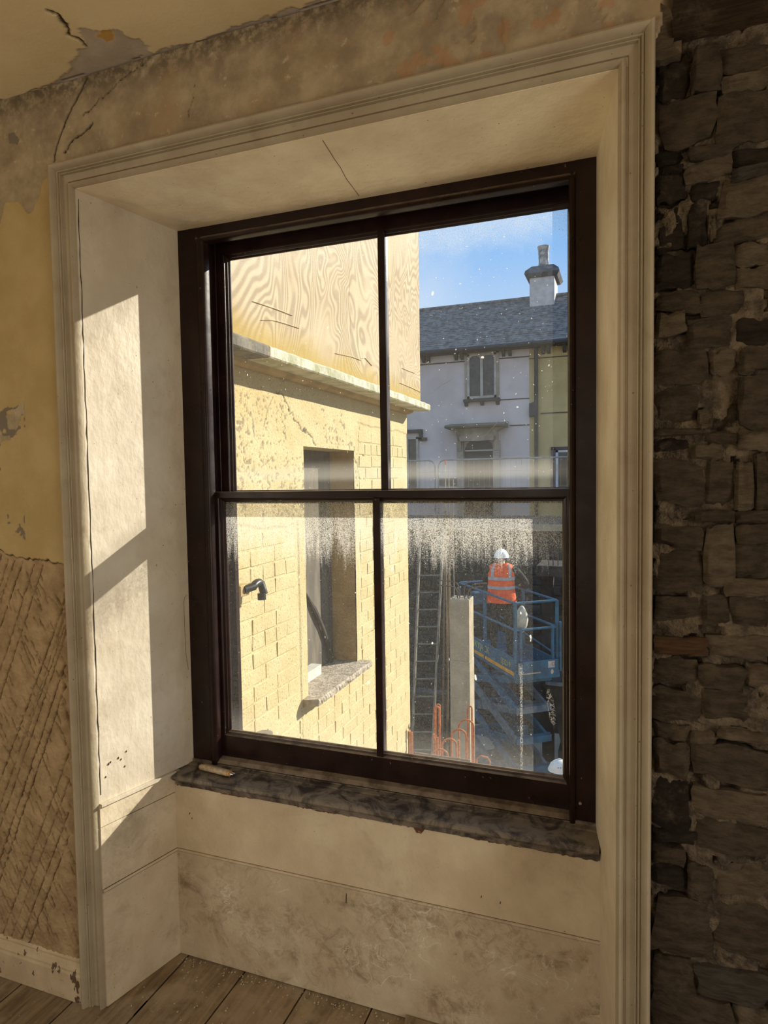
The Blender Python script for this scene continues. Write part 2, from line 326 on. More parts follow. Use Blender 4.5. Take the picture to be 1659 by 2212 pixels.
# ---------------------------------------------------------------- mesh helpers
def base_of(o):
    while o is not None and o.parent is not None: o = o.parent
    return Vector(o.location) if o is not None else Vector((0, 0, 0))
def tag(o, label=None, cat=None, group=None, kind=None):
    for k, v in (('label', label), ('category', cat), ('group', group), ('kind', kind)):
        if v: o[k] = v
    return o
def empty(name, loc, label=None, cat=None, group=None, kind=None, rz=0.0):
    o = bpy.data.objects.new(name, None); COL.objects.link(o); o.location = loc; o.rotation_euler = (0, 0, rz)
    o.empty_display_size = 0.1
    return tag(o, label, cat, group, kind)
class MB:
    def __init__(self): self.v = []; self.f = []; self.mi = []
    def add(self, vs, fs, mi=0):
        n = len(self.v); self.v += [tuple(map(float, p)) for p in vs]; self.f += [tuple(n + i for i in f) for f in fs]; self.mi += [mi] * len(fs); return self
    def box(self, a, b, mi=0):
        x0, y0, z0 = (min(a[i], b[i]) for i in range(3)); x1, y1, z1 = (max(a[i], b[i]) for i in range(3))
        return self.add([(x0, y0, z0), (x1, y0, z0), (x1, y1, z0), (x0, y1, z0), (x0, y0, z1), (x1, y0, z1), (x1, y1, z1), (x0, y1, z1)],
                        [(0, 3, 2, 1), (4, 5, 6, 7), (0, 1, 5, 4), (1, 2, 6, 5), (2, 3, 7, 6), (3, 0, 4, 7)], mi)
    def cbox(self, a, b, c=0.004, jit=0.0, mi=0):
        """box with chamfered edges"""
        lo = [min(a[i], b[i]) for i in range(3)]; hi = [max(a[i], b[i]) for i in range(3)]
        bm = bmesh.new(); r = bmesh.ops.create_cube(bm, size=1)
        for v in bm.verts: v.co = Vector([(lo[i] + hi[i]) / 2 + v.co[i] * (hi[i] - lo[i]) for i in range(3)])
        c = min(c, 0.45 * min(hi[i] - lo[i] for i in range(3)))
        bmesh.ops.bevel(bm, geom=bm.edges[:], offset=c, segments=1, affect='EDGES')
        if jit:
            for v in bm.verts: v.co += Vector([rnd.uniform(-jit, jit) for _ in range(3)])
        bm.verts.index_update(); self.add([v.co for v in bm.verts], [[v.index for v in f.verts] for f in bm.faces], mi); bm.free(); return self
    def tube(self, pts, r, n=8, closed=False, mi=0, cap=True):
        pts = [Vector(p) for p in pts]; rs = r if isinstance(r, (list, tuple)) else [r] * len(pts)
        base = len(self.v); m = len(pts); prev = None; rings = []
        for i, p in enumerate(pts):
            if closed: d = pts[(i + 1) % m] - pts[i - 1]
            else: d = pts[min(i + 1, m - 1)] - pts[max(i - 1, 0)]
            d.normalize()
            if prev is None: u = d.orthogonal().normalized()
            else:
                u = prev - d * prev.dot(d); u = u.normalized() if u.length > 1e-6 else d.orthogonal().normalized()
            prev = u; w = d.cross(u)
            rings.append([p + (u * math.cos(2 * math.pi * k / n) + w * math.sin(2 * math.pi * k / n)) * rs[i] for k in range(n)])
        vs = [q for rg in rings for q in rg]; fs = []
        for i in range(m if closed else m - 1):
            j = (i + 1) % m
            for k in range(n): fs.append((i * n + k, i * n + (k + 1) % n, j * n + (k + 1) % n, j * n + k))
        if cap and not closed: fs += [tuple(range(n - 1, -1, -1)), tuple((m - 1) * n + k for k in range(n))]
        return self.add(vs, fs, mi)
    def bar(self, a, b, w, h, up=(0, 0, 1), mi=0):
        """rectangular section bar from a to b"""
        a = Vector(a); b = Vector(b); d = (b - a).normalized(); up = Vector(up)
        s = d.cross(up); s = s.normalized() if s.length > 1e-5 else d.orthogonal().normalized(); u = s.cross(d).normalized()
        vs = [p + s * sx * w / 2 + u * sz * h / 2 for p in (a, b) for sx, sz in ((-1, -1), (1, -1), (1, 1), (-1, 1))]
        return self.add(vs, [(0, 1, 2, 3), (7, 6, 5, 4), (0, 4, 5, 1), (1, 5, 6, 2), (2, 6, 7, 3), (3, 7, 4, 0)], mi)
    def prism(self, poly, axis, a, b, mi=0):
        """extrude a 2D polygon along axis ('x','y','z') between a and b"""
        def P(p, t):
            return {'x': (t, p[0], p[1]), 'y': (p[0], t, p[1]), 'z': (p[0], p[1], t)}[axis]
        n = len(poly); vs = [P(p, a) for p in poly] + [P(p, b) for p in poly]
        fs = [tuple(range(n)), tuple(range(2 * n - 1, n - 1, -1))] + [(i, n + i, n + (i + 1) % n, (i + 1) % n) for i in range(n)]
        return self.add(vs, fs, mi)
    def loft(self, rings, cap=True, mi=0):
        n = len(rings[0]); vs = [p for r in rings for p in r]; fs = []
        for i in range(len(rings) - 1):
            for k in range(n): fs.append((i * n + k, i * n + (k + 1) % n, (i + 1) * n + (k + 1) % n, (i + 1) * n + k))
        if cap: fs += [tuple(range(n - 1, -1, -1)), tuple((len(rings) - 1) * n + k for k in range(n))]
        return self.add(vs, fs, mi)
    def mesh(self, name, mat, smooth=False, off=Vector((0, 0, 0))):
        me = bpy.data.meshes.new(name); me.from_pydata([tuple(Vector(p) - off) for p in self.v], [], self.f)
        for m in (mat if isinstance(mat, (list, tuple)) else [mat]): me.materials.append(m)
        if any(self.mi): me.polygons.foreach_set('material_index', self.mi)
        bm = bmesh.new(); bm.from_mesh(me); bmesh.ops.recalc_face_normals(bm, faces=bm.faces[:]); bm.to_mesh(me); bm.free()
        if smooth:
            me.polygons.foreach_set('use_smooth', [True] * len(me.polygons))
            try: me.set_sharp_from_angle(angle=math.radians(40))
            except Exception: pass
        me.update(); return me
    def build(self, name, mat, parent=None, smooth=False, local=False):
        off = Vector((0, 0, 0)) if (local or parent is None) else base_of(parent)
        me = self.mesh(name, mat, smooth, off)
        o = bpy.data.objects.new(name, me); COL.objects.link(o)
        if parent is not None: o.parent = parent
        return o
def link_mesh(name, me, parent, loc=(0, 0, 0), rot=(0, 0, 0), scale=(1, 1, 1)):
    o = bpy.data.objects.new(name, me); COL.objects.link(o); o.parent = parent
    o.location = Vector(loc) - base_of(parent) if parent is not None else loc; o.rotation_euler = rot; o.scale = scale
    return o

# numpy value noise and relief grids
_tab = np.random.RandomState(3).rand(256, 256)
def vn(x, y, seed=0):
    x = x + seed * 17.31; y = y + seed * 9.73
    xi = np.floor(x).astype(int); yi = np.floor(y).astype(int); fx = x - xi; fy = y - yi
    fx = fx * fx * (3 - 2 * fx); fy = fy * fy * (3 - 2 * fy)
    g = lambda a, b: _tab[a & 255, b & 255]
    return (g(xi, yi) * (1 - fx) + g(xi + 1, yi) * fx) * (1 - fy) + (g(xi, yi + 1) * (1 - fx) + g(xi + 1, yi + 1) * fx) * fy
def fbm(x, y, f, o=4, seed=0):
    s = 0; a = 0.5; t = 0
    for i in range(o): s = s + a * vn(x * f, y * f, seed + i * 3); t += a; a *= 0.55; f *= 2.03
    return s / t
def seg_d(U, V, pts):
    d = np.full(U.shape, 9.0)
    for (ax, ay), (bx, by) in zip(pts[:-1], pts[1:]):
        L = max((bx - ax) ** 2 + (by - ay) ** 2, 1e-9); t = np.clip(((U - ax) * (bx - ax) + (V - ay) * (by - ay)) / L, 0, 1)
        d = np.minimum(d, np.hypot(U - ax - t * (bx - ax), V - ay - t * (by - ay)))
    return d
def in_poly(U, V, poly):
    ins = np.zeros(U.shape, bool); n = len(poly)
    for i in range(n):
        x0, y0 = poly[i]; x1, y1 = poly[i - 1]
        c = ((y0 > V) != (y1 > V)) & (U < (x1 - x0) * (V - y0) / (y1 - y0 + 1e-12) + x0); ins ^= c
    return ins
def sst(x, a, b): t = np.clip((x - a) / (b - a), 0, 1); return t * t * (3 - 2 * t)
def relief_mesh(name, grids, mat, attrs):
    """grids: list of (positions HxWx3, dict of attribute arrays, hole mask for quads or None)"""
    vs = []; fs = []; at = {k: [] for k in attrs}; n = 0
    for P, A, hole in grids:
        h, w = P.shape[:2]; idx = np.arange(h * w).reshape(h, w) + n
        q = np.stack([idx[:-1, :-1], idx[:-1, 1:], idx[1:, 1:], idx[1:, :-1]], -1)
        q = q[~hole] if hole is not None else q.reshape(-1, 4)
        vs.append(P.reshape(-1, 3)); fs.append(q.reshape(-1, 4))
        for k in attrs: at[k].append(np.asarray(A.get(k, np.zeros((h, w)))).reshape(-1))
        n += h * w
    vs = np.concatenate(vs); fs = np.concatenate(fs)
    me = bpy.data.meshes.new(name); me.vertices.add(len(vs)); me.vertices.foreach_set('co', vs.astype(np.float32).ravel())
    me.loops.add(len(fs) * 4); me.loops.foreach_set('vertex_index', fs.astype(np.int32).ravel())
    me.polygons.add(len(fs)); me.polygons.foreach_set('loop_start', np.arange(len(fs), dtype=np.int32) * 4)
    me.polygons.foreach_set('loop_total', np.full(len(fs), 4, np.int32)); me.polygons.foreach_set('use_smooth', np.ones(len(fs), bool))
    me.update(calc_edges=True)
    for k in attrs:
        a = me.attributes.new(k, 'FLOAT', 'POINT'); a.data.foreach_set('value', np.concatenate(at[k]).astype(np.float32))
    me.materials.append(mat); me.validate(); return me

# ================================================================ THE ROOM
AL, AR, AT = -1.456, 0.052, 2.360          # architrave outer edges
IL, IR, IT = -1.389, -0.013, 2.293         # opening at the wall face
D, D2 = 0.317, 0.241                       # sash box face, apron face
BL, BR, BT = -1.308, -0.067, 2.281         # opening at the sash box
ZS = 0.59                                  # sill
CZ = 2.58
RX0, RX1, RY0 = -3.0, 2.2, -4.5

# ---- floor: planks run towards the window
fl = empty('floor', (0, 0, -0.03), 'dusty bare floorboards in front of the window', 'floor', kind='structure')
MB().box((RX0, RY0, -0.08), (RX1, 0.30, -0.030)).build('subfloor', MORTAR, fl)
xs = [-3.0, -2.78, -2.55, -2.33, -2.12, -1.90, -1.70, -1.50, -1.296, -1.088, -0.882, -0.67, -0.46, -0.25, -0.04, 0.17, 0.38, 0.6, 0.82, 1.04, 1.26, 1.48, 1.7, 1.92, 2.2]
for a, b in zip(xs[:-1], xs[1:]):
    y1 = 0.27 if (a > -1.45 and b < 0.01) else (0.06)
    mbp = MB().cbox((a + 0.0025, RY0, -0.029), (b - 0.0025, y1, rnd.uniform(-0.002, 0.0)), 0.002)
    if a == -1.50: mbp.cbox((-1.40, 0.0, -0.029), (b - 0.0025, 0.27, -0.0005), 0.002)
    if a == -0.04: mbp = MB().cbox((a + 0.0025, RY0, -0.029), (b - 0.0025, 0.06, 0.0), 0.002)
    mbp.build('floorboard', FLOOR, fl)
# grit lying along the apron and the plinth of the architrave
g = MB()
for i in range(260):
    if i % 3: x = rnd.uniform(-1.3, -0.25); y = 0.238 - abs(rnd.gauss(0, 0.018)) - 0.004
    else: x = rnd.uniform(-1.36, -0.6); y = rnd.uniform(0.0, 0.22)
    if -.58 < x < -.34 and y > .07: continue
    s = rnd.uniform(0.0012, 0.0035); g.add([(x - s, y - s, 0.0), (x + s, y - s * .6, 0.0), (x, y + s, 0.0), (x, y, s * 1.3)], [(0, 1, 3), (1, 2, 3), (2, 0, 3)])
go = g.build('floor_grit', simple('plaster grit', (0.45, 0.38, 0.27), None, 60, 0.9)); tag(go, 'pale plaster grit scattered along the foot of the apron', 'grit', kind='stuff')

# ---- ceiling with crack and peeled patch
cpatch = [(-1.219, -0.146), (-1.178, -0.13), (-1.146, -0.104), (-1.117, -0.064), (-1.111, -0.035), (-1.118, 0.03), (-1.281, 0.03), (-1.50, 0.03), (-1.463, -0.006), (-1.381, -0.026), (-1.332, -0.051), (-1.276, -0.084), (-1.241, -0.097)]
corg = [(-1.182, -0.128), (-1.149, -0.118), (-1.155, -0.098), (-1.172, -0.083), (-1.201, -0.085), (-1.201, -0.101)]
ccrk = [(-1.239, -0.222), (-1.228, -0.197), (-1.24, -0.157), (-1.255, -0.138), (-1.248, -0.116), (-1.25, -0.091)]
x = np.arange(-1.9, -0.3, 0.004); y = np.arange(-0.6, 0.0081, 0.004); U, V = np.meshgrid(x, y)
wx = U + (fbm(U, V, 45, 3, 1) - .5) * 0.03; wy = V + (fbm(U, V, 45, 3, 5) - .5) * 0.03
pm = in_poly(wx, wy, cpatch); om = in_poly(wx, wy, corg)
edge = (wy > -0.012 - 0.03 * (fbm(U, V, 6, 3, 9) - 0.45)) & (U > -1.12)
pm = pm | edge
wcr = 0.0035 * np.clip(1.6 - np.abs(V + 0.165) * 14, 0.25, 1)
dk = seg_d(wx * 0.6 + U * 0.4, wy * 0.6 + V * 0.4, ccrk)
ck = sst(wcr + 0.0015 - dk, 0, 0.002)
ck2 = sst(0.0025 - np.abs(V + 0.004 + (fbm(U, V, 30, 2, 4) - .5) * 0.01), 0, 0.002) * (fbm(U, V, 9, 2, 14) > 0.46)
ck = np.maximum(ck, ck2)
h = 0.0025 * (~pm) - 0.006 * ck + 0.004 * fbm(U, V, 3, 3, 2)
cg = (np.stack([U, V, CZ + 0.004 - h], -1), {'pat': pm & ~om, 'org': om, 'crk': ck}, None)
def flat(P, at=None): return (np.array(P, float).reshape(2, 2, 3), {at: np.ones((2, 2))} if at else {}, None)
cgs = [cg, flat([[RX0, RY0, CZ], [RX1, RY0, CZ], [RX0, -0.6, CZ], [RX1, -0.6, CZ]]), flat([[RX0, -0.6, CZ], [-1.9, -0.6, CZ], [RX0, .02, CZ], [-1.9, .02, CZ]]),
       flat([[-0.304, -0.6, CZ], [RX1, -0.6, CZ], [-0.304, .02, CZ], [RX1, .02, CZ]])]
co = bpy.data.objects.new('ceiling', relief_mesh('ceiling', cgs, CEIL, ['pat', 'org', 'crk'])); COL.objects.link(co)
tag(co, 'cream ceiling with a peeled grey patch and a jagged crack', 'ceiling', kind='structure')
MB().box((RX0, RY0, CZ + 0.02), (RX1, 0.5, CZ + 0.12)).build('ceiling_deck', DARKROOM, co)

# ---- the window wall: masonry core and plaster skin
wf = empty('wall_front', (0, 0, 0), 'cracked and stained plaster wall around the window', 'wall', kind='structure')
core = MB().box((RX0, 0.035, -0.1), (-1.42, 0.48, CZ + 0.1)).box((0.03, 0.045, -0.1), (RX1, 0.48, CZ + 0.1)).box((-1.42, 0.035, 2.33), (0.03, 0.48, CZ + 0.1))
core.box((-1.42, 0.30, -0.1), (0.03, 0.48, 0.55)).build('masonry_core', MORTAR, wf)
# left plaster strip
x = np.concatenate([np.linspace(-2.6, -1.86, 186)[:-1], np.linspace(-1.86, -1.42, 170)]); z = np.arange(0.0, CZ + 0.001, 0.0026); U, V = np.meshgrid(x, z)
jag = (fbm(U, V, 22, 4, 3) - 0.5)
yedge = [(-2.6, 2.30), (-2.3, 2.12), (-2.1, 2.24), (-1.90, 2.16), (-1.80, 2.20), (-1.676, 2.225), (-1.654, 2.264), (-1.642, 2.304), (-1.601, 2.288), (-1.577, 2.262), (-1.559, 2.245), (-1.537, 2.255), (-1.512, 2.306), (-1.496, 2.335), (-1.42, 2.345)]
ye = np.interp(U, [p[0] for p in yedge], [p[1] for p in yedge])
le = np.interp(U, [-2.6, -1.9, -1.733, -1.66, -1.553, -1.484, -1.42], [1.36, 1.325, 1.306, 1.285, 1.277, 1.272, 1.272])
le = le + (fbm(U, V * 0 + 1.0, 40, 3, 6) - 0.5) * 0.025
yel = (V < ye + jag * 0.05) & (V > le)
peel = (fbm(U, V, 11, 4, 21) > 0.66) & (U < -1.60) & (V > 1.5) & (V < 2.05)
peel |= (fbm(U, V, 14, 4, 23) > 0.64) & (U < -1.62) & (V > 1.28) & (V < 1.5)
yel &= ~peel
scr = V <= le
pat = in_poly(U + jag * 0.02, V + jag * 0.01, [(-1.621, 2.485), (-1.599, 2.483), (-1.584, 2.459), (-1.592, 2.447), (-1.616, 2.458)]) | (peel & (fbm(U, V, 20, 2, 8) > 0.4))
cr1 = [(-1.342, 2.566), (-1.36, 2.544), (-1.388, 2.513), (-1.413, 2.479), (-1.436, 2.44), (-1.459, 2.391), (-1.462, 2.36)]
cr2 = [(-1.152, 2.564), (-1.201, 2.55), (-1.245, 2.53), (-1.297, 2.507), (-1.355, 2.48)]
cr3 = [(-1.322, 2.454), (-1.357, 2.433), (-1.399, 2.415), (-1.42, 2.395)]
def cracks(U, V):
    w = (fbm(U, V, 60, 3, 12) - .5) * 0.012
    c = sst(0.0040 - seg_d(U + w, V + w, cr1), 0, 0.002)
    c = np.maximum(c, sst(0.0022 - seg_d(U + w, V - w, cr2), 0, 0.002)); c = np.maximum(c, sst(0.0042 - seg_d(U - w, V + w, cr3), 0, 0.002))
    c = np.maximum(c, 0.8 * sst(0.0016 - seg_d(U + w, V + w, [(-1.00, 2.50), (-1.005, 2.45), (-1.02, 2.42), (-1.022, 2.40)]), 0, 0.002))
    return c
ck = cracks(U, V)
ck = np.maximum(ck, sst(0.0032 * (0.4 + 1.4 * fbm(U, V, 25, 2, 4)) - np.abs(V - le - 0.002), 0, 0.0025))
ck = np.maximum(ck, sst(0.0030 - seg_d(U + jag * .01, V + jag * .01, [(-1.47, 1.22), (-1.485, 1.215), (-1.475, 1.20), (-1.47, 1.16)]), 0, 0.003))
# scratched key coat: pairs of long raking strokes crossed by short stabs
gr = np.zeros(U.shape); r2 = random.Random(11)
def stroke(ax, ay, bx, by, wd, dp):
    m = 0.012; i0 = np.searchsorted(x, min(ax, bx) - m); i1 = np.searchsorted(x, max(ax, bx) + m); j0 = np.searchsorted(z, min(ay, by) - m); j1 = np.searchsorted(z, max(ay, by) + m)
    if i1 <= i0 or j1 <= j0: return
    u = U[j0:j1, i0:i1]; v = V[j0:j1, i0:i1]
    L = (bx - ax) ** 2 + (by - ay) ** 2; t = np.clip(((u - ax) * (bx - ax) + (v - ay) * (by - ay)) / L, 0, 1)
    d = np.hypot(u - ax - t * (bx - ax), v - ay - t * (by - ay)) + (fbm(u, v, 90, 2, 2) - .5) * 0.006
    gr[j0:j1, i0:i1] = np.maximum(gr[j0:j1, i0:i1], dp * np.exp(-(np.maximum(d, 0) / wd) ** 2))
for k in range(15):
    zz = 0.42 + k * 0.175 + r2.uniform(-.02, .02); sl = 2.05 + r2.uniform(-.15, .15); x0 = -2.65; x1 = -1.47 - r2.uniform(0, .04)
    for dz in (0, 0.068 + r2.uniform(-.01, .01)):
        stroke(x0, zz - 2.30 + dz, x1, zz - 2.30 + dz + sl * (x1 - x0), 0.0026, r2.uniform(.6, 1))
for k in range(860):
    cx = r2.uniform(-2.6, -1.475); cz = r2.uniform(0.17, 1.25); L_ = r2.uniform(.014, .034) if r2.random() < .8 else r2.uniform(.05, .10); a = math.radians(r2.uniform(50, 68))
    if cz < 0.62 and r2.random() < .5: L_ *= 2.0
    stroke(cx, cz, cx + math.cos(a) * L_, cz - math.sin(a) * L_, 0.0030, r2.uniform(.4, 1))
gr *= (V < le - 0.012)
bl_ = sst(V, 2.18, 2.31); h = (1 - bl_) * (0.004 * fbm(U, V, 5, 4, 1) + 0.0015 * fbm(U, V, 60, 3, 7)) + bl_ * (0.006 * fbm(U, V, 6, 4, 1) + 0.002 * fbm(U, V, 50, 3, 7)) + 0.0015 * (fbm(U, V, 120, 2, 9) > .6) * scr + 0.0025 * yel + 0.004 * (V > le) * (1 - bl_) - 0.010 * gr - 0.006 * ck + scr * 0.003 * fbm(U, V, 35, 4, 30)
drt = sst(V, CZ - 0.10, CZ) * 0.9  # broken band, darker towards the ceiling
ck = np.maximum(ck, scr * np.clip(gr - 0.35, 0, 1) * 0.95)
gl_ = (np.stack([U, -h, V], -1)[:, :, :], {'yel': yel, 'scr': scr, 'pat': pat, 'crk': ck, 'drt': drt}, None)
# strip above the architrave
x = np.linspace(-1.42, 0.10, 381); z = np.arange(2.31, CZ + 0.001, 0.004); U, V = np.meshgrid(x, z)
rg = (fbm(U, V, 16, 4, 33) > 0.60) & (U > -0.45); pr = (fbm(U, V, 24, 3, 41) > 0.66) & (U > -0.5)
ck = cracks(U, V); ck = np.maximum(ck, sst(0.003 - np.abs(V - 2.372 - 0.012 * (fbm(U, V * 0, 20, 3, 2) - .5)), 0, 0.003) * 0.75)
cut = U > 0.058 + 0.03 * (fbm(U, V, 14, 3, 5) - .4) + 0.10 * (V - 2.36)
h = 0.006 * fbm(U, V, 6, 4, 1) + 0.002 * fbm(U, V, 50, 3, 7) - 0.005 * ck - 0.003 * rg - 0.02 * cut
drt = sst(V, CZ - 0.09, CZ) * 0.9 + sst(V, 2.39, 2.36) * 0.5  # darker towards the ceiling and just above the architrave
gt_ = (np.stack([U, -h, V], -1), {'pat': rg * 0.35, 'red': pr * 0.45, 'crk': np.maximum(ck, cut * 0.6), 'drt': drt}, None)
wgs = [gl_, gt_, flat([[RX0, 0, 0], [-2.6, 0, 0], [RX0, 0, 1.36], [-2.6, 0, 1.36]], 'scr'), flat([[RX0, 0, 1.36], [-2.6, 0, 1.36], [RX0, 0, 2.3], [-2.6, 0, 2.3]], 'yel'), flat([[RX0, 0, 2.3], [-2.6, 0, 2.3], [RX0, 0, CZ], [-2.6, 0, CZ]]), flat([[0.1, 0.004, 2.40], [RX1, 0.004, 2.40], [0.1, 0.004, CZ], [RX1, 0.004, CZ]])]
po = bpy.data.objects.new('plaster_skin', relief_mesh('plaster_skin', wgs, WALL, ['yel', 'scr', 'pat', 'red', 'crk', 'drt'])); COL.objects.link(po); po.parent = wf
tag(po, 'yellow paint remnants over scratched brown plaster')

# ---- bare stone to the right of the window, every stone its own piece
sw = empty('wall_right_of_window', (0.6, 0.045, 0), 'dark bare rubble stone wall right of the window', 'wall', kind='structure')
x = np.arange(0.03, 0.95, 0.006); z = np.arange(0.0, 2.45, 0.006); U, V = np.meshgrid(x, z)
hh = 0.016 * fbm(U, V, 18, 4, 3) + 0.006 * fbm(U, V, 70, 3, 5) - 0.03 * (fbm(U, V, 16, 3, 44) > 0.60)
mo = bpy.data.objects.new('mortar', relief_mesh('mortar', [(np.stack([U, 0.037 - hh, V], -1), {}, None)], MORTAR, ['crk'])); COL.objects.link(mo); mo.parent = sw; mo.location = (-0.6, -0.045, 0)
STN = [(0.06,2.228,0.116,2.297,0),(0.117,2.228,0.169,2.308,1),(0.17,2.251,0.251,2.3,1),(0.17,2.216,0.251,2.248,2),(0.064,2.138,0.16,2.22,1),(0.163,2.12,0.252,2.213,1),(0.058,2.108,0.113,2.14,0),(0.115,2.102,0.188,2.129,1),(0.19,2.08,0.253,2.112,0),(0.061,2.09,0.107,2.106,0),(0.108,2.066,0.189,2.099,2),(0.19,2.055,0.253,2.077,4),(0.057,2.037,0.112,2.089,0),(0.114,2.03,0.166,2.064,0),(0.168,1.986,0.254,2.054,2),(0.056,1.942,0.109,2.032,0),(0.111,1.94,0.147,2.021,0),(0.148,1.952,0.163,1.994,2),(0.165,1.94,0.255,1.986,1),(0.057,1.867,0.126,1.935,0),(0.128,1.858,0.196,1.944,1),(0.197,1.891,0.255,1.935,2),(0.197,1.851,0.256,1.89,2),(0.06,1.821,0.136,1.861,1),(0.138,1.807,0.212,1.854,1),(0.056,1.777,0.111,1.82,2),(0.112,1.747,0.192,1.806,1),(0.193,1.741,0.257,1.796,0),(0.053,1.68,0.149,1.749,1),(0.153,1.694,0.203,1.743,2),(0.204,1.692,0.258,1.739,1),(0.054,1.595,0.133,1.675,1),(0.204,1.586,0.259,1.686,1),(0.133,1.591,0.161,1.627,2),(0.054,1.577,0.14,1.591,1),(0.056,1.547,0.12,1.574,0),(0.122,1.529,0.178,1.559,2),(0.147,1.56,0.201,1.581,1),(0.203,1.546,0.26,1.582,2),(0.054,1.446,0.147,1.527,1),(0.149,1.444,0.199,1.526,1),(0.201,1.435,0.231,1.524,2),(0.233,1.432,0.261,1.542,1),(0.055,1.403,0.13,1.43,0),(0.132,1.405,0.201,1.429,1),(0.202,1.405,0.261,1.429,1),(0.057,1.356,0.144,1.399,1),(0.147,1.287,0.201,1.4,2),(0.202,1.368,0.262,1.401,1),(0.056,1.268,0.145,1.353,1),(0.181,1.3,0.263,1.363,1),(0.182,1.262,0.263,1.296,2),(0.058,1.208,0.144,1.256,1),(0.147,1.198,0.195,1.264,1),(0.196,1.202,0.264,1.262,1),(0.058,1.138,0.156,1.176,3),(0.158,1.137,0.265,1.185,2),(0.057,1.075,0.14,1.131,1),(0.141,1.078,0.22,1.123,1),(0.223,1.089,0.265,1.132,2),(0.055,1.002,0.147,1.069,1),(0.15,1.015,0.234,1.078,1),(0.057,0.96,0.122,0.995,1),(0.126,0.96,0.172,0.986,2),(0.174,0.976,0.264,0.998,2),(0.057,0.887,0.124,0.956,1),(0.126,0.887,0.266,0.961,1),(0.058,0.774,0.13,0.884,0),(0.132,0.811,0.266,0.869,2),(0.141,0.746,0.267,0.809,1),(0.058,0.742,0.139,0.771,0),(0.057,0.701,0.117,0.736,1),(0.057,0.651,0.12,0.698,0),(0.123,0.641,0.168,0.706,1),(0.17,0.655,0.268,0.721,2),(0.058,0.513,0.168,0.63,1),(0.17,0.54,0.27,0.65,1),(0.058,0.429,0.141,0.504,1),(0.143,0.444,0.271,0.506,4),(0.058,0.364,0.206,0.434,1),(0.209,0.396,0.272,0.435,2)]
r3 = random.Random(5)
zz = 0.0
while zz < 0.36:
    hgt = min(r3.uniform(.05, .10), 0.36 - zz + 0.01); xx = 0.058
    while xx < 0.27: wd = r3.uniform(.07, .14); STN.append((xx, zz + .003, min(xx + wd, .275), zz + hgt - .004, r3.choice([0, 1, 1, 2]))); xx += wd + .004
    zz += hgt
zz = 0.0
while zz < 2.30:
    hgt = r3.uniform(.045, .11); xx = 0.277
    while xx < 0.86: wd = r3.uniform(.08, .22); STN.append((xx, zz + .003, xx + wd, min(zz + hgt - .004, 2.325), r3.choice([0, 1, 1, 2, 4]))); xx += wd + .005
    zz += hgt
def stone_mesh(w, hgt, seed, mat, dep=0.035):
    nx, nz = 7, 5; rr = random.Random(seed); bm = bmesh.new(); vs = {}
    tilt = rr.uniform(-.10, .10); tap = rr.uniform(-.12, .12); prow = rr.uniform(-0.002, 0.012); tx = rr.uniform(-.12, .12); tz = rr.uniform(-.3, .3)
    for j in range(nz + 1):
        for i in range(nx + 1):
            u = i / nx * 2 - 1; v = j / nz * 2 - 1
            ru = u * (1 - 0.05 * abs(v) ** 3); rv = v * (1 - 0.05 * abs(u) ** 3)
            X = ru * w / 2 * (1 + tap * v) + (0.07 * min(w, .12) * (vn(np.float64(v * 1.3 + seed), np.float64(u * .8)) - .5) + rr.uniform(-1, 1) * 0.016 * min(w, .12)); Z = rv * hgt / 2 + tilt * X + (0.25 * min(hgt, .06) * (vn(np.float64(u * 1.6 + seed), np.float64(v * .8 + 9)) - .5) + rr.uniform(-1, 1) * 0.035 * min(hgt, .06))
            e = max(abs(u), abs(v)); fr = -prow - dep * 0.35 + (0.008 if e > 0.99 else 0.0) + rr.uniform(-1, 1) * 0.003 + tx * X + tz * Z * 0.3
            vs[i, j] = bm.verts.new((X, fr, Z))
    for j in range(nz):
        for i in range(nx): bm.faces.new((vs[i, j], vs[i + 1, j], vs[i + 1, j + 1], vs[i, j + 1]))
    rim = [vs[i, 0] for i in range(nx + 1)] + [vs[nx, j] for j in range(1, nz + 1)] + [vs[i, nz] for i in range(nx - 1, -1, -1)] + [vs[0, j] for j in range(nz - 1, 0, -1)]
    bk = [bm.verts.new((v.co.x * .96, dep * 0.6, v.co.z * .96)) for v in rim]
    for i in range(len(rim)): j = (i + 1) % len(rim); bm.faces.new((rim[j], rim[i], bk[i], bk[j]))
    me = bpy.data.meshes.new('stone'); bm.to_mesh(me); bm.free(); me.materials.append(mat)
    me.polygons.foreach_set('use_smooth', [True] * len(me.polygons))
    try: me.set_sharp_from_angle(angle=math.radians(38))
    except Exception: pass
    return me
for i, (x0, z0, x1, z1, tn) in enumerate(STN):
    w_, h_ = x1 - x0, z1 - z0
    if h_ < .006: continue
    o = link_mesh('timber_plug' if tn == 3 else 'stone', stone_mesh(w_ * 1.02, h_ * 1.04, 100 + i, ST[tn]), sw, ((x0 + x1) / 2, 0.030 + (0.008 if tn == 0 else 0), (z0 + z1) / 2))
bmb = MB()
bmb.prism([(0.083, 2.333), (0.9, 2.333), (0.9, 2.365), (0.080, 2.362)], 'y', -0.004, 0.045).prism([(0.078, 2.363), (0.9, 2.367), (0.9, 2.43), (0.088, 2.43)], 'y', 0.006, 0.045)
bmb.build('timber_lintel', BEAM, sw)
MB().prism([(0.055, 2.42), (0.062, 2.403), (0.079, 2.388), (0.09, 2.345), (0.082, 2.322), (0.099, 2.302), (0.062, 2.297), (0.05, 2.30)], 'y', 0.004, 0.03).build('plaster_remnant', ST[2], sw)

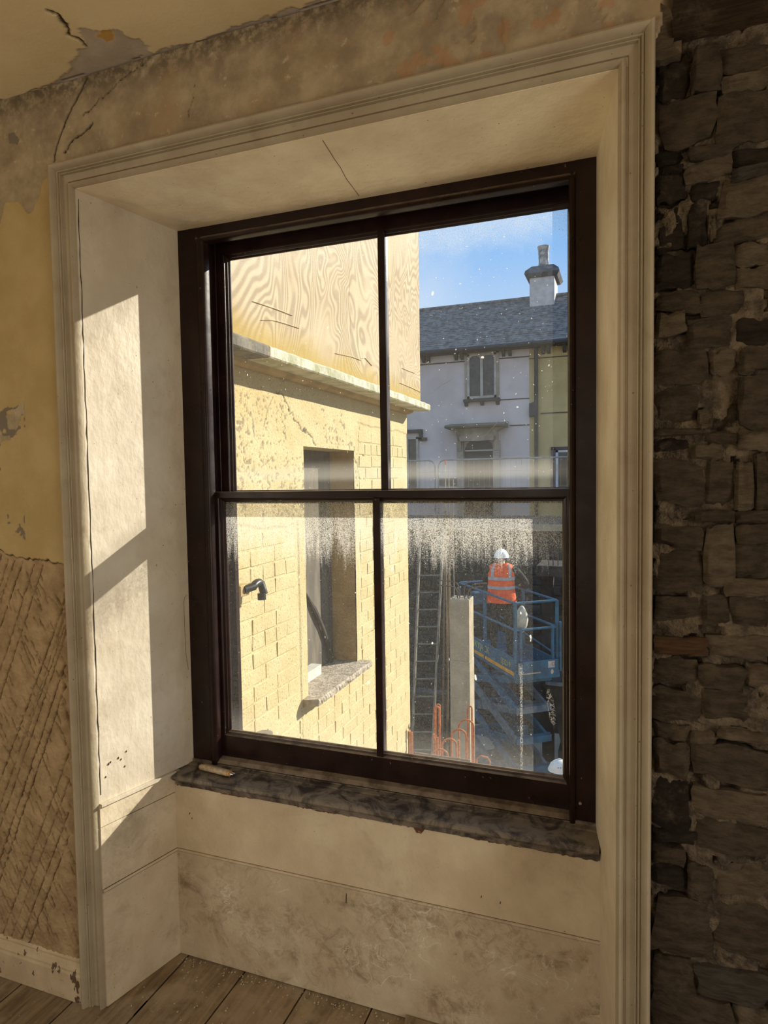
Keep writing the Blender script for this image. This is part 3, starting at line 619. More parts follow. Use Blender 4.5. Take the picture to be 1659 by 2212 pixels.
# ---- remaining walls of the room (behind the camera), each with a window opening for a fill lamp
def room_wall(name, mb, label): return tag(mb.build(name, DARKROOM), label, 'wall', kind='structure')
room_wall('wall_left', MB().box((RX0 - .1, RY0, 0), (RX0, -2.95, CZ)).box((RX0 - .1, -1.55, 0), (RX0, 0.0, CZ)).box((RX0 - .1, -2.95, 0), (RX0, -1.55, .6)).box((RX0 - .1, -2.95, 2.3), (RX0, -1.55, CZ)), 'plain left-hand side wall of the room with a window')
room_wall('wall_right', MB().box((RX1, RY0, 0), (RX1 + .1, -2.65, CZ)).box((RX1, -1.15, 0), (RX1 + .1, 0.0, CZ)).box((RX1, -2.65, 0), (RX1 + .1, -1.15, .4)).box((RX1, -2.65, 2.1), (RX1 + .1, -1.15, CZ)), 'plain right-hand side wall of the room with a window opening added for fill light')
room_wall('wall_back', MB().box((RX0, RY0 - .1, 0), (-1.65, RY0, CZ)).box((-.15, RY0 - .1, 0), (RX1, RY0, CZ)).box((-1.65, RY0 - .1, 0), (-.15, RY0, .6)).box((-1.65, RY0 - .1, 2.4), (-.15, RY0, CZ)), 'plain back wall of the room with a window opening added for fill light')
def plain_window(name, a, b, ax, label):
    w = empty(name, ((a[0] + b[0]) / 2, (a[1] + b[1]) / 2, a[2]), label, 'window', kind='structure')
    t = .05
    if ax == 'x':
        X = a[0]; m = MB().box((X - .06, a[1], a[2]), (X, a[1] + t, b[2])).box((X - .06, b[1] - t, a[2]), (X, b[1], b[2])).box((X - .06, a[1], a[2]), (X, b[1], a[2] + t)).box((X - .06, a[1], b[2] - t), (X, b[1], b[2]))
    else:
        Y = a[1]; m = MB().box((a[0], Y - .06, a[2]), (a[0] + t, Y, b[2])).box((b[0] - t, Y - .06, a[2]), (b[0], Y, b[2])).box((a[0], Y - .06, a[2]), (b[0], Y, a[2] + t)).box((a[0], Y - .06, b[2] - t), (b[0], Y, b[2]))
    m.build('window_frame', BROWN, w)
plain_window('window_2', (RX0 - .02, -2.95, .6), (RX0 - .02, -1.55, 2.3), 'x', 'plain window in the left-hand side wall')
plain_window('fill_window_4', (RX1 + .08, -2.65, .4), (RX1 + .08, -1.15, 2.1), 'x', 'plain unseen window added around the right-hand fill lamp')
plain_window('fill_window_3', (-1.65, RY0 - .02, .6), (-.15, RY0 - .02, 2.4), 'y', 'plain unseen window added around the back fill lamp')

# ---- architrave
PROF = [(0, .0), (0, -.026), (.002, -.032), (.007, -.035), (.012, -.033), (.016, -.026), (.019, -.020), (.0205, -.0225), (.0235, -.0225), (.025, -.0165), (.0268, -.0165), (.0275, -.020), (.0295, -.020), (.0305, -.012),
        (.047, -.009), (.0482, -.003), (.0515, -.003), (.0525, -.012), (.056, -.0185), (.060, -.0190), (.064, -.014), (.0655, -.006), (.067, .004)]
tr = empty('trim_1', ((AL + AR) / 2, 0, 0), 'moulded cream architrave framing the window recess', 'architrave', kind='structure')
s1 = PROF
def strip(fn, name, parent=tr, mat=PAINT_SHADED):
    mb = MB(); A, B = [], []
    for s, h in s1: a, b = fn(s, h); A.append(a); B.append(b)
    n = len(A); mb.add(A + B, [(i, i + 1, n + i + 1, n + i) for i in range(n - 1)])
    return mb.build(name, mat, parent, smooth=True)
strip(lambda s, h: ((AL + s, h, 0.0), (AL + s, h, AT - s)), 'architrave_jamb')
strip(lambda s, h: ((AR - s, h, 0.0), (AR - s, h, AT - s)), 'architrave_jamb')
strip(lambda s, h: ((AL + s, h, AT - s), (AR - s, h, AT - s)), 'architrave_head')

# ---- panelled lining of the recess
ln = empty('trim_2', ((IL + IR) / 2, 0.1, 0), 'painted timber lining boards inside the window recess', 'lining', kind='structure')
def rx(y, side):   # x of the splayed reveal at depth y
    return IL + (BL - IL) * y / D if side < 0 else IR + (BR - IR) * y / D
def reveal(side, z0, z1, y0, y1, proud, name, mat):
    s = 1 if side < 0 else -1; pr = proud * s
    a, b = rx(y0, side) + pr, rx(y1, side) + pr; th = -0.02 * s
    mb = MB(); q = 0.0012
    mb.add([(a, y0, z0 + q), (b, y1, z0 + q), (b, y1, z1 - q), (a, y0, z1 - q), (a + th, y0, z0 + q), (b + th, y1, z0 + q), (b + th, y1, z1 - q), (a + th, y0, z1 - q)],
           [(0, 1, 2, 3), (7, 6, 5, 4), (0, 4, 5, 1), (3, 2, 6, 7), (0, 3, 7, 4), (1, 5, 6, 2)])
    return mb.build(name, mat, ln)
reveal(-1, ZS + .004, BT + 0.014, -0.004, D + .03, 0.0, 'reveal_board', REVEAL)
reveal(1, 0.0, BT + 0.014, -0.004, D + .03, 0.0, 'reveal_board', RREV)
reveal(-1, 0.527, ZS + .002, -0.004, D2 + .02, 0.004, 'dado_board', DADO)
reveal(-1, 0.3465, 0.527, -0.004, D2 + .02, 0.004, 'dado_board', DADO)
reveal(-1, 0.0, 0.3365, -0.004, D2 + .02, 0.004, 'dado_board', DADO)
def rod(p0, p1, r, name, mat, parent): return MB().tube([p0, p1], r, 8).build(name, mat, parent, smooth=True)
rod((rx(0, -1) + .004, -0.002, .3415), (rx(D2, -1) + .004, D2, .3415), .0042, 'bead_moulding', DADO, ln)
MB().bar((rx(0, -1) + .005, -0.002, ZS + .001), (rx(D2, -1) + .006, D2, ZS + .001), .010, .008).build('dado_capping', REVEAL, ln)
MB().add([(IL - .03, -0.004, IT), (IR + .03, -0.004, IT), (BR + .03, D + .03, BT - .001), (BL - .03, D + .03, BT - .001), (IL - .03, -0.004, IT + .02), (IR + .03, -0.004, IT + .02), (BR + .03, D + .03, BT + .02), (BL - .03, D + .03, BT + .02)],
         [(0, 1, 2, 3), (7, 6, 5, 4), (0, 4, 5, 1), (1, 5, 6, 2), (2, 6, 7, 3), (3, 7, 4, 0)]).build('soffit_board', SOFFIT_LIT, ln)
MB().cbox((BL - .04, D2, .3465), (BR + .04, D2 + .02, .572), .0015).build('apron_board', m_cream_paint('cream upper apron board', 0.6, 0.35, 0.1, 4.0), ln)
MB().cbox((BL - .04, D2, 0.001), (BR + .04, D2 + .02, .3365), .0015).build('apron_board', APRON, ln)
rod((BL - .03, D2 + .001, .3415), (BR + .03, D2 + .001, .3415), .0042, 'bead_moulding', APRON, ln)
CRK = simple('hairline crack', (0.14, 0.10, 0.06)); GAPM = simple('dark open joint', (0.03, 0.022, 0.015))
def on_soffit(x, y): return (x, y, IT + (BT - .001 - IT) * (y + .004) / (D + .034) - .0004)
MB().tube([on_soffit(*p) for p in ((-.663, .017), (-.666, .045), (-.668, .066), (-.672, .10), (-.675, .144), (-.684, .202), (-.686, .25), (-.689, .30))], .0007, 5).build('crack', CRK, ln)
gp = random.Random(9); zz = [0.62 + i * .03 for i in range(56)]
MB().tube([(rx(.003, -1) + .0005, .003 + gp.uniform(-.0015, .0015), z_) for z_ in zz], [gp.uniform(.0005, .0014) for _ in zz], 6).build('open_joint', GAPM, ln)
MB().tube([(rx(D - .006 - a, -1) + .0004, D - .006 - a, z_) for a, z_ in ((.0, 1.14), (.010, 1.135), (.013, 1.12), (.013, 1.03), (.011, .95), (.004, .90))], .0007, 5).build('crack', CRK, ln)
for (y_, z_, s_) in ((.068, .698, .003), (.06, .705, .0035), (.03, .699, .004), (.036, .702, .003), (.079, .673, .003), (.085, .715, .003), (.02, .665, .003)):
    MB().tube([(rx(y_, -1) - .0003, y_, z_), (rx(y_, -1) + .0007, y_ + .0002, z_)], s_, 7).build('paint_chip', GAPM, ln)
# brown brush marks where the sill paint strays over the apron
r4 = random.Random(2); bm_ = MB(); X = BL - .008; pts = []
X = BL - .008
while X < BR + .01: pts.append((X, .560 - .012 * (vn(np.float64(X * 9), np.float64(.3))) - .004 * r4.random() - (0.014 if abs(X + .52) < .012 else 0))); X += r4.uniform(.003, .012)
bm_.prism([(BL - .008, .575)] + pts + [(BR + .01, .575)], 'y', D2 - .0008, D2 + .002).build('paint_overrun', simple('stray red-brown paint', (0.12, 0.05, 0.028), (0.42, 0.33, 0.21), 70, 0.6, stretch=(0.6, 1, 1.6), lo=.38, hi=.5), ln)
for (px_, pz_, l_) in [(-0.74, .322, .028), (-1.27, .47, .006), (-1.262, .455, .005), (-0.35, .40, .006), (-0.30, .395, .006)]:
    MB().bar((px_, D2 - .0003, pz_), (px_ - .0015, D2 - .0003, pz_ - l_), .0022, .001, up=(0, 1, 0)).build('gouge', simple('dark gouge', (0.06, 0.05, 0.04)), ln)

# ---- skirting board, left
bb = MB(); prof = [(0, 0), (-.022, 0), (-.022, .078), (-.019, .084), (-.019, .090), (-.013, .098), (-.009, .108), (-.010, .114), (-.004, .120), (0.004, .120)]
bb.prism(prof, 'x', RX0, AL + .002)
tag(bb.build('baseboard_left', BASEB), 'chipped cream skirting board left of the window', 'skirting', kind='structure')

# ---- the sash window
w1 = empty('window_1', ((BL + BR) / 2, D, 0.56), 'dark brown four-pane sliding sash window', 'window', kind='structure')
XL, XR = -1.238, -0.116       # staff bead outer
bx_ = MB().cbox((BL - .03, D, .56), (XL + .004, D + .02, 2.30), .002).cbox((XR - .004, D, .56), (BR + .03, D + .02, 2.30), .002).cbox((BL - .03, D + .001, 2.246), (BR + .03, D + .02, 2.30), .002)
bx_.build('inside_lining', BROWN, w1)
pu = MB().box((-1.26, D + .02, .56), (-1.228, D + .135, 2.28)).box((-.124, D + .02, .56), (-.09, D + .135, 2.28)).box((-1.26, D + .02, 2.25), (-.09, D + .135, 2.30))
pu.build('pulley_stile', BROWN, w1)
def uring(inner, outer, y0, y1, name, mat, parent):   # left, head, right bead
    pass
def bead(p0, p1, w, d, name, nrm):   # quarter round staff bead along p0-p1; nrm points into the opening
    p0 = Vector(p0); p1 = Vector(p1); n = Vector(nrm); rings = []
    prof = [(0, 0.022), (0, -.002), (w * .25, -.008), (w * .55, -.010), (w * .85, -.007), (w, -.001), (w, .022)]
    for p in (p0, p1): rings.append([p + n * a + Vector((0, b, 0)) for a, b in prof])
    return MB().loft(rings).build(name, BROWN, w1, smooth=True)
bead((XL, D, .60), (XL, D, 2.249), .027, 0, 'staff_bead', (1, 0, 0)); bead((XR, D, .60), (XR, D, 2.249), .017, 0, 'staff_bead', (-1, 0, 0)); bead((XL, D, 2.252), (XR, D, 2.252), .018, 0, 'staff_bead', (0, 0, -1))
for xx, n in ((-1.229, 1), (-.123, -1)):
    MB().cbox((xx, D + .063, .6), (xx + n * .013, D + .072, 2.26), .001).build('parting_bead', BROWN, w1)
MB().box((-1.27, D + .125, .56), (-1.214, D + .145, 2.28)).box((-.136, D + .125, .56), (-.08, D + .145, 2.28)).box((-1.27, D + .125, 2.235), (-.08, D + .145, 2.30)).build('outside_lining', BROWN, w1)
def sash(name, ox0, ox1, oz0, oz1, gx0, gx1, gz0, gz1, yf, yb, gmat, barx):
    """frame ring with a moulded rebate round the glass; gx/gz is the sight size of the glass"""
    prof = [(0.013, yf), (0.0105, yf + .0025), (0.0098, yf + .009), (0.0045, yf + .0115), (0.0038, yf + .0145), (0.0, yf + .020), (0.0, yf + .025), (.010, yf + .034), (.012, yb)]
    def rect(i, y): return [(gx0 - i, y, gz0 - i), (gx1 + i, y, gz0 - i), (gx1 + i, y, gz1 + i), (gx0 - i, y, gz1 + i)]
    out = lambda y: [(ox0, y, oz0), (ox1, y, oz0), (ox1, y, oz1), (ox0, y, oz1)]
    mb = MB(); rings = [out(yb), out(yf)] + [rect(i, y) for i, y in prof] + [out(yb)]
    mb.loft(rings, cap=False); o = mb.build(name, BROWN, w1)
    b = MB(); c = [(-.0105, yf), (-.009, yf + .0035), (-.0085, yf + .0085), (-.0045, yf + .013), (-.004, yf + .030), (-.006, yb), (.006, yb), (.004, yf + .030), (.0045, yf + .013), (.0085, yf + .0085), (.009, yf + .0035), (.0105, yf)]
    b.loft([[(barx + p, y, gz0 - .010) for p, y in c], [(barx + p, y, gz1 + .010) for p, y in c]]).build('glazing_bar', BROWN, o)
    for a0, a1 in ((gx0 - .008, barx - .0035), (barx + .0035, gx1 + .008)):
        p = MB(); y0, y1 = yf + .0205, yf + .0235
        p.add([(a0, y1, gz0 - .008), (a1, y1, gz0 - .008), (a1, y1, gz1 + .008), (a0, y1, gz1 + .008)], [(0, 1, 2, 3)], 0)
        p.add([(a0, y0, gz0 - .008), (a1, y0, gz0 - .008), (a1, y0, gz1 + .008), (a0, y0, gz1 + .008)], [(0, 3, 2, 1)], 1)
        me = bpy.data.meshes.new('pane'); off = base_of(w1); me.from_pydata([tuple(Vector(v) - off) for v in p.v], [], p.f); me.materials.append(gmat); me.materials.append(CLEAR); me.polygons.foreach_set('material_index', p.mi)
        po_ = bpy.data.objects.new('pane', me); COL.objects.link(po_); po_.parent = o
    return o
sash('lower_sash', -1.226, -.120, .604, 1.468, -1.190, -.153, .700, 1.436, D + .022, D + .062, GLASSL, -.668)
sash('upper_sash', -1.226, -.120, 1.430, 2.249, -1.181, -.143, 1.472, 2.204, D + .073, D + .113, GLASSU, -.660)
sl = MB().prism([(.222, .574), (.2185, .580), (.222, .588), (.228, .5905), (D - .02, .5925), (D - .02, .597), (D - .004, .599), (D - .004, .606), (D + .022, .612), (D + .06, .612), (D + .06, .555), (.235, .555), (.235, .572)], 'x', BL - .008, BR + .012)
sl.build('window_sill', SILL, w1, smooth=False)
MB().prism([(D - .002, .600), (D - .006, .606), (D + .004, .616), (D + .021, .620), (D + .021, .600)], 'x', XL + .005, XR - .005).build('bottom_bead', BROWN, w1)
rod((-.105, D + .002, .655), (-.105, D - .006, .655), .004, 'screw_head', METAL, w1)
MB().prism([(D + .06, .50), (D + .06, .600), (.62, .555), (.62, .50)], 'x', -1.33, -.02).build('outer_sill', CREAMS, w1)

SCR = simple('white scratch', (0.8, 0.79, 0.76))
ups = [o for o in w1.children if o.name.startswith('upper_sash')][0]; los = [o for o in w1.children if o.name.startswith('lower_sash')][0]
def pane_of(sh): return sorted([c for c in sh.children if c.name.startswith('pane')], key=lambda c: c.name)[-1]
for sh, pl in ((ups, [(-.523, 1.74), (-.502, 1.758), (-.461, 1.779)]), (ups, [(-.403, 1.605), (-.363, 1.621), (-.337, 1.646), (-.324, 1.662)]), (los, [(-.186, 1.351), (-.167, 1.324)]), (los, [(-.493, 1.0), (-.497, .979)])):
    yy = D + (.073 if sh is ups else .022) + .0203
    MB().tube([(a, yy, b) for a, b in pl], .0005, 5).build('scratch', SCR, pane_of(sh))
# ---- tool left on the sill: scraper-like handle and a flat stick beside it
ph = empty('paint_brush', (-1.19, .268, .595), 'worn wooden tool handle with brown ferrule and steel tip on the sill', 'tool')
a, b = Vector((-1.252, .274, .6045)), Vector((-1.142, .262, .6045)); dd = (b - a)
MB().tube([a, a + dd * .04, a + dd * .5, a + dd * .97, b], [.0065, .009, .0092, .0090, .0085], 10).build('handle', HANDLE, ph, smooth=True)
MB().tube([b, b + dd * .085], .0078, 10).build('ferrule', FERRULE, ph, smooth=True)
MB().tube([b + dd * .085, b + dd * .20], [.004, .0022], 8).build('tip', METAL, ph, smooth=True)
MB().tube([b + dd * .10 + Vector((0, .005, .002)), b + dd * .235 + Vector((0, .004, .002))], .0018, 6).build('tip', METAL, ph, smooth=True)
st = MB().prism([(-1.250, .287), (-1.243, .293), (-1.136, .277), (-1.136, .273)], 'z', .5935, .6075)
tag(st.build('mixing_stick', simple('stained flat stick', (0.46, 0.32, 0.15), (0.3, 0.2, 0.1), 30, .7)), 'flat wooden stick lying behind the tool handle on the sill', 'stick')
# loose board on the floor by the apron
lb = MB().prism([(-.565, .236), (-.40, .232), (-.36, .10), (-.53, .08)], 'z', 0.0005, .016)
tag(lb.build('timber_offcut', FLOOR), 'thin timber offcut lying on the floor against the apron', 'board')

# ================================================================ OUTSIDE
GZ = -4.30
MB_g = MB().box((-14, .48, GZ - .2), (12, 13.6, GZ)); tag(MB_g.build('ground', EARTH), 'earth floor of the excavated building site, lightened for bounce light', 'ground', kind='structure')
tag(MB().box((-20, 13.65, GZ - .2), (16, 24, .36)).build('street', TARMAC), 'raised street in front of the terrace', 'street', kind='structure')

# ---- yellow rear wing
WX = -1.600
wg = empty('rear_wing', (-2.2, 2.0, GZ), 'sunlit yellow painted brick rear wing left of the window', 'building')
wcore = MB().box((-2.9, .48, GZ), (WX - .012, 1.66, 2.02)).box((-2.9, 2.40, GZ), (WX - .012, 3.445, 2.02)).box((-2.9, 1.66, GZ), (WX - .012, 2.40, .30)).box((-2.9, 1.66, 1.695), (WX - .012, 2.40, 2.02))
wcore.build('wall_core', YEL, wg)
# rendered skin with cracks and lichen blotches, window opening left out
res = 0.006; ys = np.arange(.48, 3.4501, res); zs = np.arange(-1.6, 2.03, res); U, V = np.meshgrid(ys, zs)
low = 1.28 + 0.10 * (fbm(U, V, 5, 3, 2) - .5)
ren = ((V > low) & (U < 2.45)) | (V > 1.86 + 0.05 * (fbm(U, V, 5, 3, 6) - .5)) | ((U > 1.62) & (U < 1.72)) | ((U > 2.36) & (U < 2.44) & (V > .3))
blt = (fbm(U, V, 60, 3, 3) > 0.66) & (fbm(U, V, 4, 2, 8) > 0.40) & (V > 1.30) & (V < 1.9) & (U < 2.5)
ck = np.zeros(U.shape); wv = (fbm(U, V, 30, 3, 5) - .5) * 0.04
for pl, wd in (([(1.38, 1.90), (1.33, 1.84), (1.30, 1.76)], .001), ([(1.42, 1.93), (1.47, 1.93), (1.55, 1.86), (1.63, 1.80), (1.74, 1.75), (1.85, 1.70)], .003), ([(1.45, 1.88), (1.47, 1.80), (1.50, 1.72), (1.51, 1.66)], .001),
               ([(2.44, 1.75), (2.55, 1.66), (2.60, 1.60)], .005), ([(3.2, 1.02), (3.25, .80), (3.05, .62), (2.75, .52), (2.62, .45)], .006), ([(2.40, 1.62), (2.5, 1.5), (2.62, 1.48)], .004)):
    ck = np.maximum(ck, sst(wd + .003 - seg_d(U + wv, V + wv, pl), 0, .004))
hr = np.where(ren, 0.0050, 0.0) + 0.005 * fbm(U, V, 9, 4, 1) - 0.006 * ck - 0.003 * blt
hole = (U[:-1, :-1] > 1.69) & (U[:-1, :-1] < 2.372) & (V[:-1, :-1] > .325) & (V[:-1, :-1] < 1.68)
wk = bpy.data.objects.new('render_skin', relief_mesh('render_skin', [(np.stack([WX - .0060 + hr, U, V], -1), {'blt': blt * .75, 'crk': ck}, hole)], YEL, ['blt', 'crk'])); COL.objects.link(wk); wk.parent = wg; wk.location = -Vector(wg.location)
# painted bricks, each its own piece
bmesh_ = [MB().cbox((-.016, -.5, -.5), (.016, .5, .5), .004).mesh('brick', YEL) for _ in range(1)]
def brick_mesh(L, seed):
    rr = random.Random(seed); m = MB(); m.cbox((-.014, -L / 2, -.036), (.0, L / 2, .036), .0035, .0012); return m.mesh('brick', YEL, False)
STR = [brick_mesh(.212, i) for i in range(5)]; HDR = [brick_mesh(.102, 20 + i) for i in range(4)]
nb = 0; stuff = MB()
for c in range(-12, 24):
    zc = .04 + c * .079; y = .50 + (.11 if c % 2 else 0.0)
    k = 0
    while y < 3.44:
        hd = (c % 4 == 1); L = .098 if hd else .208; y0, y1 = y, y + L; y = y1 + .011; k += 1
        mid = (y0 + y1) / 2
        if y1 > 3.442: continue
        if y1 > 1.655 and y0 < 2.415 and zc > .27: continue
        if zc > 1.26 and mid < 2.45: continue
        if zc > 1.84: continue
        # seen through the panes: nearer than the sash hides
        vis = (zc > .22 and mid > .9) if mid < 1.66 else ((zc > -.50) if mid < 2.42 else (zc > -.72))
        px = WX + rnd.uniform(-.0015, .0015)
        if vis and nb < 300:
            link_mesh('brick', rnd.choice(HDR if hd else STR), wg, (px, mid, zc + rnd.uniform(-.003, .003)), (rnd.uniform(-.012, .012), 0, rnd.uniform(-.008, .008))); nb += 1
        elif zc > -1.0: stuff.cbox((WX - .014, y0, zc - .034), (WX, y1, zc + .034), .004)
if stuff.v: tag(stuff.build('brickwork', YEL, wg), kind='stuff')
# window opening of the wing
MB().box((-1.78, 2.372, .33), (WX - .006, 2.42, 1.69)).build('window_reveal', OCHRE, wg)
MB().box((-1.78, 1.64, .33), (WX - .006, 1.69, 1.69)).box((-1.78, 1.66, 1.68), (WX - .006, 2.42, 1.72)).build('window_reveal', YEL, wg)
MB().box((-1.80, 1.66, .30), (-1.765, 2.42, 1.70)).build('boarded_back', VOID, wg)  # dark panel standing in for the dim room behind the opening
r5 = random.Random(3)
MB().tube([(-1.762, 2.00, .84), (-1.756, 2.03, .79), (-1.75, 2.08, .73), (-1.748, 2.13, .665), (-1.748, 2.18, .60), (-1.746, 2.225, .53), (-1.745, 2.265, .46), (-1.745, 2.29, .40), (-1.745, 2.30, .345)], [.004, .012, .017, .015, .013, .012, .011, .011, .010], 8).build('hanging_cloth', simple('grey rag', (.08, .07, .06)), wg, True)
MB().prism([(1.69, .341), (2.06, .341), (2.06, .40), (1.69, .40)], 'x', -1.764, -1.70).build('inner_sill_board', WHITEW, wg)
MB().box((-1.765, 1.69, 1.00), (-1.72, 1.80, 1.03)).build('shelf_batten', WHITEW, wg)
MB().box((-1.765, 1.69, 1.03), (-1.76, 1.82, 1.42)).build('pale_panel', simple('pale grey board', (.33, .30, .26)), wg)
sb = MB()
U1 = np.linspace(1.625, 2.425, 60); rr = random.Random(8)
top = []; bot = []
for yv in U1:
    top.append((-1.775, yv, .338)); bot.append(0)
vsl = []; fsl = []
for i, yv in enumerate(U1):
    j = rr.uniform(-.003, .003); k = rr.uniform(-.004, .004)
    xf = -1.515 + j - (0.05 if i == 0 else 0.02 if i == 1 else 0)
    vsl += [(-1.775, yv, .340), (-1.65, yv, .3405 + rr.uniform(-.001, .001)), (xf - .006, yv, .338 + rr.uniform(-.002, .002)), (xf, yv, .330 + k), (xf + rr.uniform(-.003, .003), yv, .316), (xf - .004, yv, .300 + k * .6), (-1.60, yv, .295), (-1.775, yv, .295)]
for i in range(len(U1) - 1):
    for k in range(8): fsl.append((i * 8 + k, i * 8 + (k + 1) % 8, (i + 1) * 8 + (k + 1) % 8, (i + 1) * 8 + k))
fsl += [tuple(range(8)), tuple((len(U1) - 1) * 8 + 7 - k for k in range(8))]
sb.add(vsl, fsl).build('stone_sill', SLAB, wg)
# coping
def cope(y0, y1, mat, seed):
    rr = random.Random(seed); n = max(4, int((y1 - y0) / .03)); vs = []; fs = []
    for i in range(n + 1):
        yv = y0 + (y1 - y0) * i / n; a = rr.uniform(-.002, .002); b = .006 * (float(vn(np.float64(yv * 9 + seed), np.float64(.5))) - .5) + rr.uniform(-.0012, .0012)
        vs += [(-1.80, yv, 2.088), (-1.50, yv, 2.086 + b * .4), (-1.436 + a * .5, yv, 2.082 + b), (-1.430 + a, yv, 2.074 + b), (-1.430 + a * .6, yv, 2.036), (-1.436, yv, 2.030), (-1.80, yv, 2.030)]
    m = 7
    for i in range(n):
        for k in range(m): fs.append((i * m + k, i * m + (k + 1) % m, (i + 1) * m + (k + 1) % m, (i + 1) * m + k))
    fs += [tuple(range(m)), tuple(n * m + m - 1 - k for k in range(m))]
    return MB().add(vs, fs).build('coping_stone', mat, wg)
cope(.48, 1.075, COPED, 1); cope(1.078, 2.15, COPE, 2); cope(2.153, 3.53, COPE, 3)
MB().prism([(-1.80, 2.005), (-1.575, 2.005), (-1.555, 2.015), (-1.545, 2.030), (-1.80, 2.030)], 'y', .48, 3.46).build('bed_mould', OCHRE, wg)
# plywood hoarding standing on the coping
pw = empty('plywood_hoarding', (-1.52, 2.2, 2.088), 'tall weathered plywood hoarding standing on the coping of the yellow wing', 'hoarding')
def ply(y0, y1, seed):
    rr = random.Random(seed); nb_ = 40; lo = [(y0 + (y1 - y0) * i / nb_, 2.090 + rr.uniform(0, .012)) for i in range(nb_ + 1)]
    return MB().prism(lo + [(y1, 4.6), (y0, 4.6)], 'x', -1.52, -1.502).build('plywood_sheet', PLY, pw)
ply(.62, 2.13, 4); ply(2.132, 3.505, 5)
for yv in (.70, 1.3, 1.9, 2.5, 3.1, 3.46): MB().box((-1.575, yv - .022, 2.088), (-1.52, yv + .022, 4.58)).build('stud', TIMBER, pw)
for pl in ([(1.06, 2.271), (1.217, 2.284), (1.311, 2.289), (1.416, 2.292)], [(1.125, 2.206), (1.237, 2.231), (1.357, 2.24), (1.486, 2.246)], [(2.29, 2.234), (2.342, 2.249), (2.459, 2.218)], [(2.993, 2.181), (3.259, 2.183), (3.50, 2.176)], [(3.055, 2.294), (3.359, 2.302)], [(1.906, 2.198), (2.141, 2.22), (2.279, 2.221)]):
    n_ = 10; ts = np.linspace(0, len(pl) - 1, n_ + 1); vs = []
    for k, t_ in enumerate(ts):
        i_ = min(int(t_), len(pl) - 2); f_ = t_ - i_; y_ = pl[i_][0] * (1 - f_) + pl[i_ + 1][0] * f_; z_ = pl[i_][1] * (1 - f_) + pl[i_ + 1][1] * f_
        w_ = math.sin(math.pi * k / n_) * .008 + .0004; vs += [(-1.5022, y_, z_ + w_), (-1.4965, y_, z_ - w_ * .2), (-1.5022, y_, z_ - w_ * .6)]
    fs = [(k * 3 + a_, k * 3 + (a_ + 1) % 3, k * 3 + 3 + (a_ + 1) % 3, k * 3 + 3 + a_) for k in range(n_) for a_ in range(3)]
    MB().add(vs, fs).build('lifted_veneer', PLY, pw)
# swan-neck fitting and pipe end on the wing wall
sn = empty('swan_neck_fitting', (WX, 1.05, .98), 'black curved swan-neck pipe fitting on the yellow wall', 'pipe fitting')
MB().cbox((WX + .002, .985, 1.00), (-1.55, 1.06, 1.05), .004).build('wall_box', OCHRE, sn)
arc = [(-1.555, 1.02 + .0, 1.028)] + [(-1.535 + .0, 1.045 + .075 * (1 - math.cos(t)) * .5 + .02, 1.028 + .0 + .02 * math.sin(t)) for t in (0.4, 0.9, 1.4, 1.9, 2.4)] + [(-1.525, 1.128, 1.012), (-1.52, 1.13, .992)]
MB().tube(arc, .018, 12).build('curved_neck', BLACKP, sn, smooth=True)
MB().tube([(-1.52, 1.108, 1.000), (-1.518, 1.106, .970)], [.019, .019], 14).build('outlet', BLACKP, sn, smooth=True)
dp = MB().tube([(-1.53, 1.115, GZ), (-1.53, 1.115, .355)], .036, 20).tube([(-1.53, 1.115, .335), (-1.53, 1.115, .358)], .040, 20)
tag(dp.build('pipe_stub', GREYP, None, smooth=True), 'grey capped pipe end standing against the yellow wall', 'pipe')

# ---- houses opposite
HY = 18.0
def win(parent, x0, x1, z0, z1, frame, arched=False, lights=2, bar=None):
    w = MB().box((x0, HY - .06, z0), (x0 + .07, HY + .02, z1)).box((x1 - .07, HY - .06, z0), (x1, HY + .02, z1)).box((x0, HY - .06, z0), (x1, HY + .02, z0 + .07)).box((x0, HY - .06, z1 - .06), (x1, HY + .02, z1))
    for k in range(1, lights): xm = x0 + (x1 - x0) * k / lights; w.box((xm - .04, HY - .065, z0), (xm + .04, HY + .02, z1))
    if arched:
        for k in range(lights):
            a = x0 + .07 + (x1 - x0 - .11) * k / lights; b = x0 + (x1 - x0) * (k + 1) / lights - .04; zt = z1 - .06
            for s in (0, 1):
                cx = a if s == 0 else b; sg = 1 if s == 0 else -1
                w.prism([(cx, zt), (cx + sg * .10, zt), (cx + sg * .05, zt - .03), (cx + sg * .02, zt - .06), (cx, zt - .12)], 'y', HY - .055, HY)
    o = w.build('window', frame, parent)
    for k in range(lights):
        a = x0 + (x1 - x0) * k / lights; b = x0 + (x1 - x0) * (k + 1) / lights
        MB().box((a + .03, HY - .02, z0 + .03), (b - .03, HY - .012, z1 - .03)).build('pane', DGLASS, o)
    return o
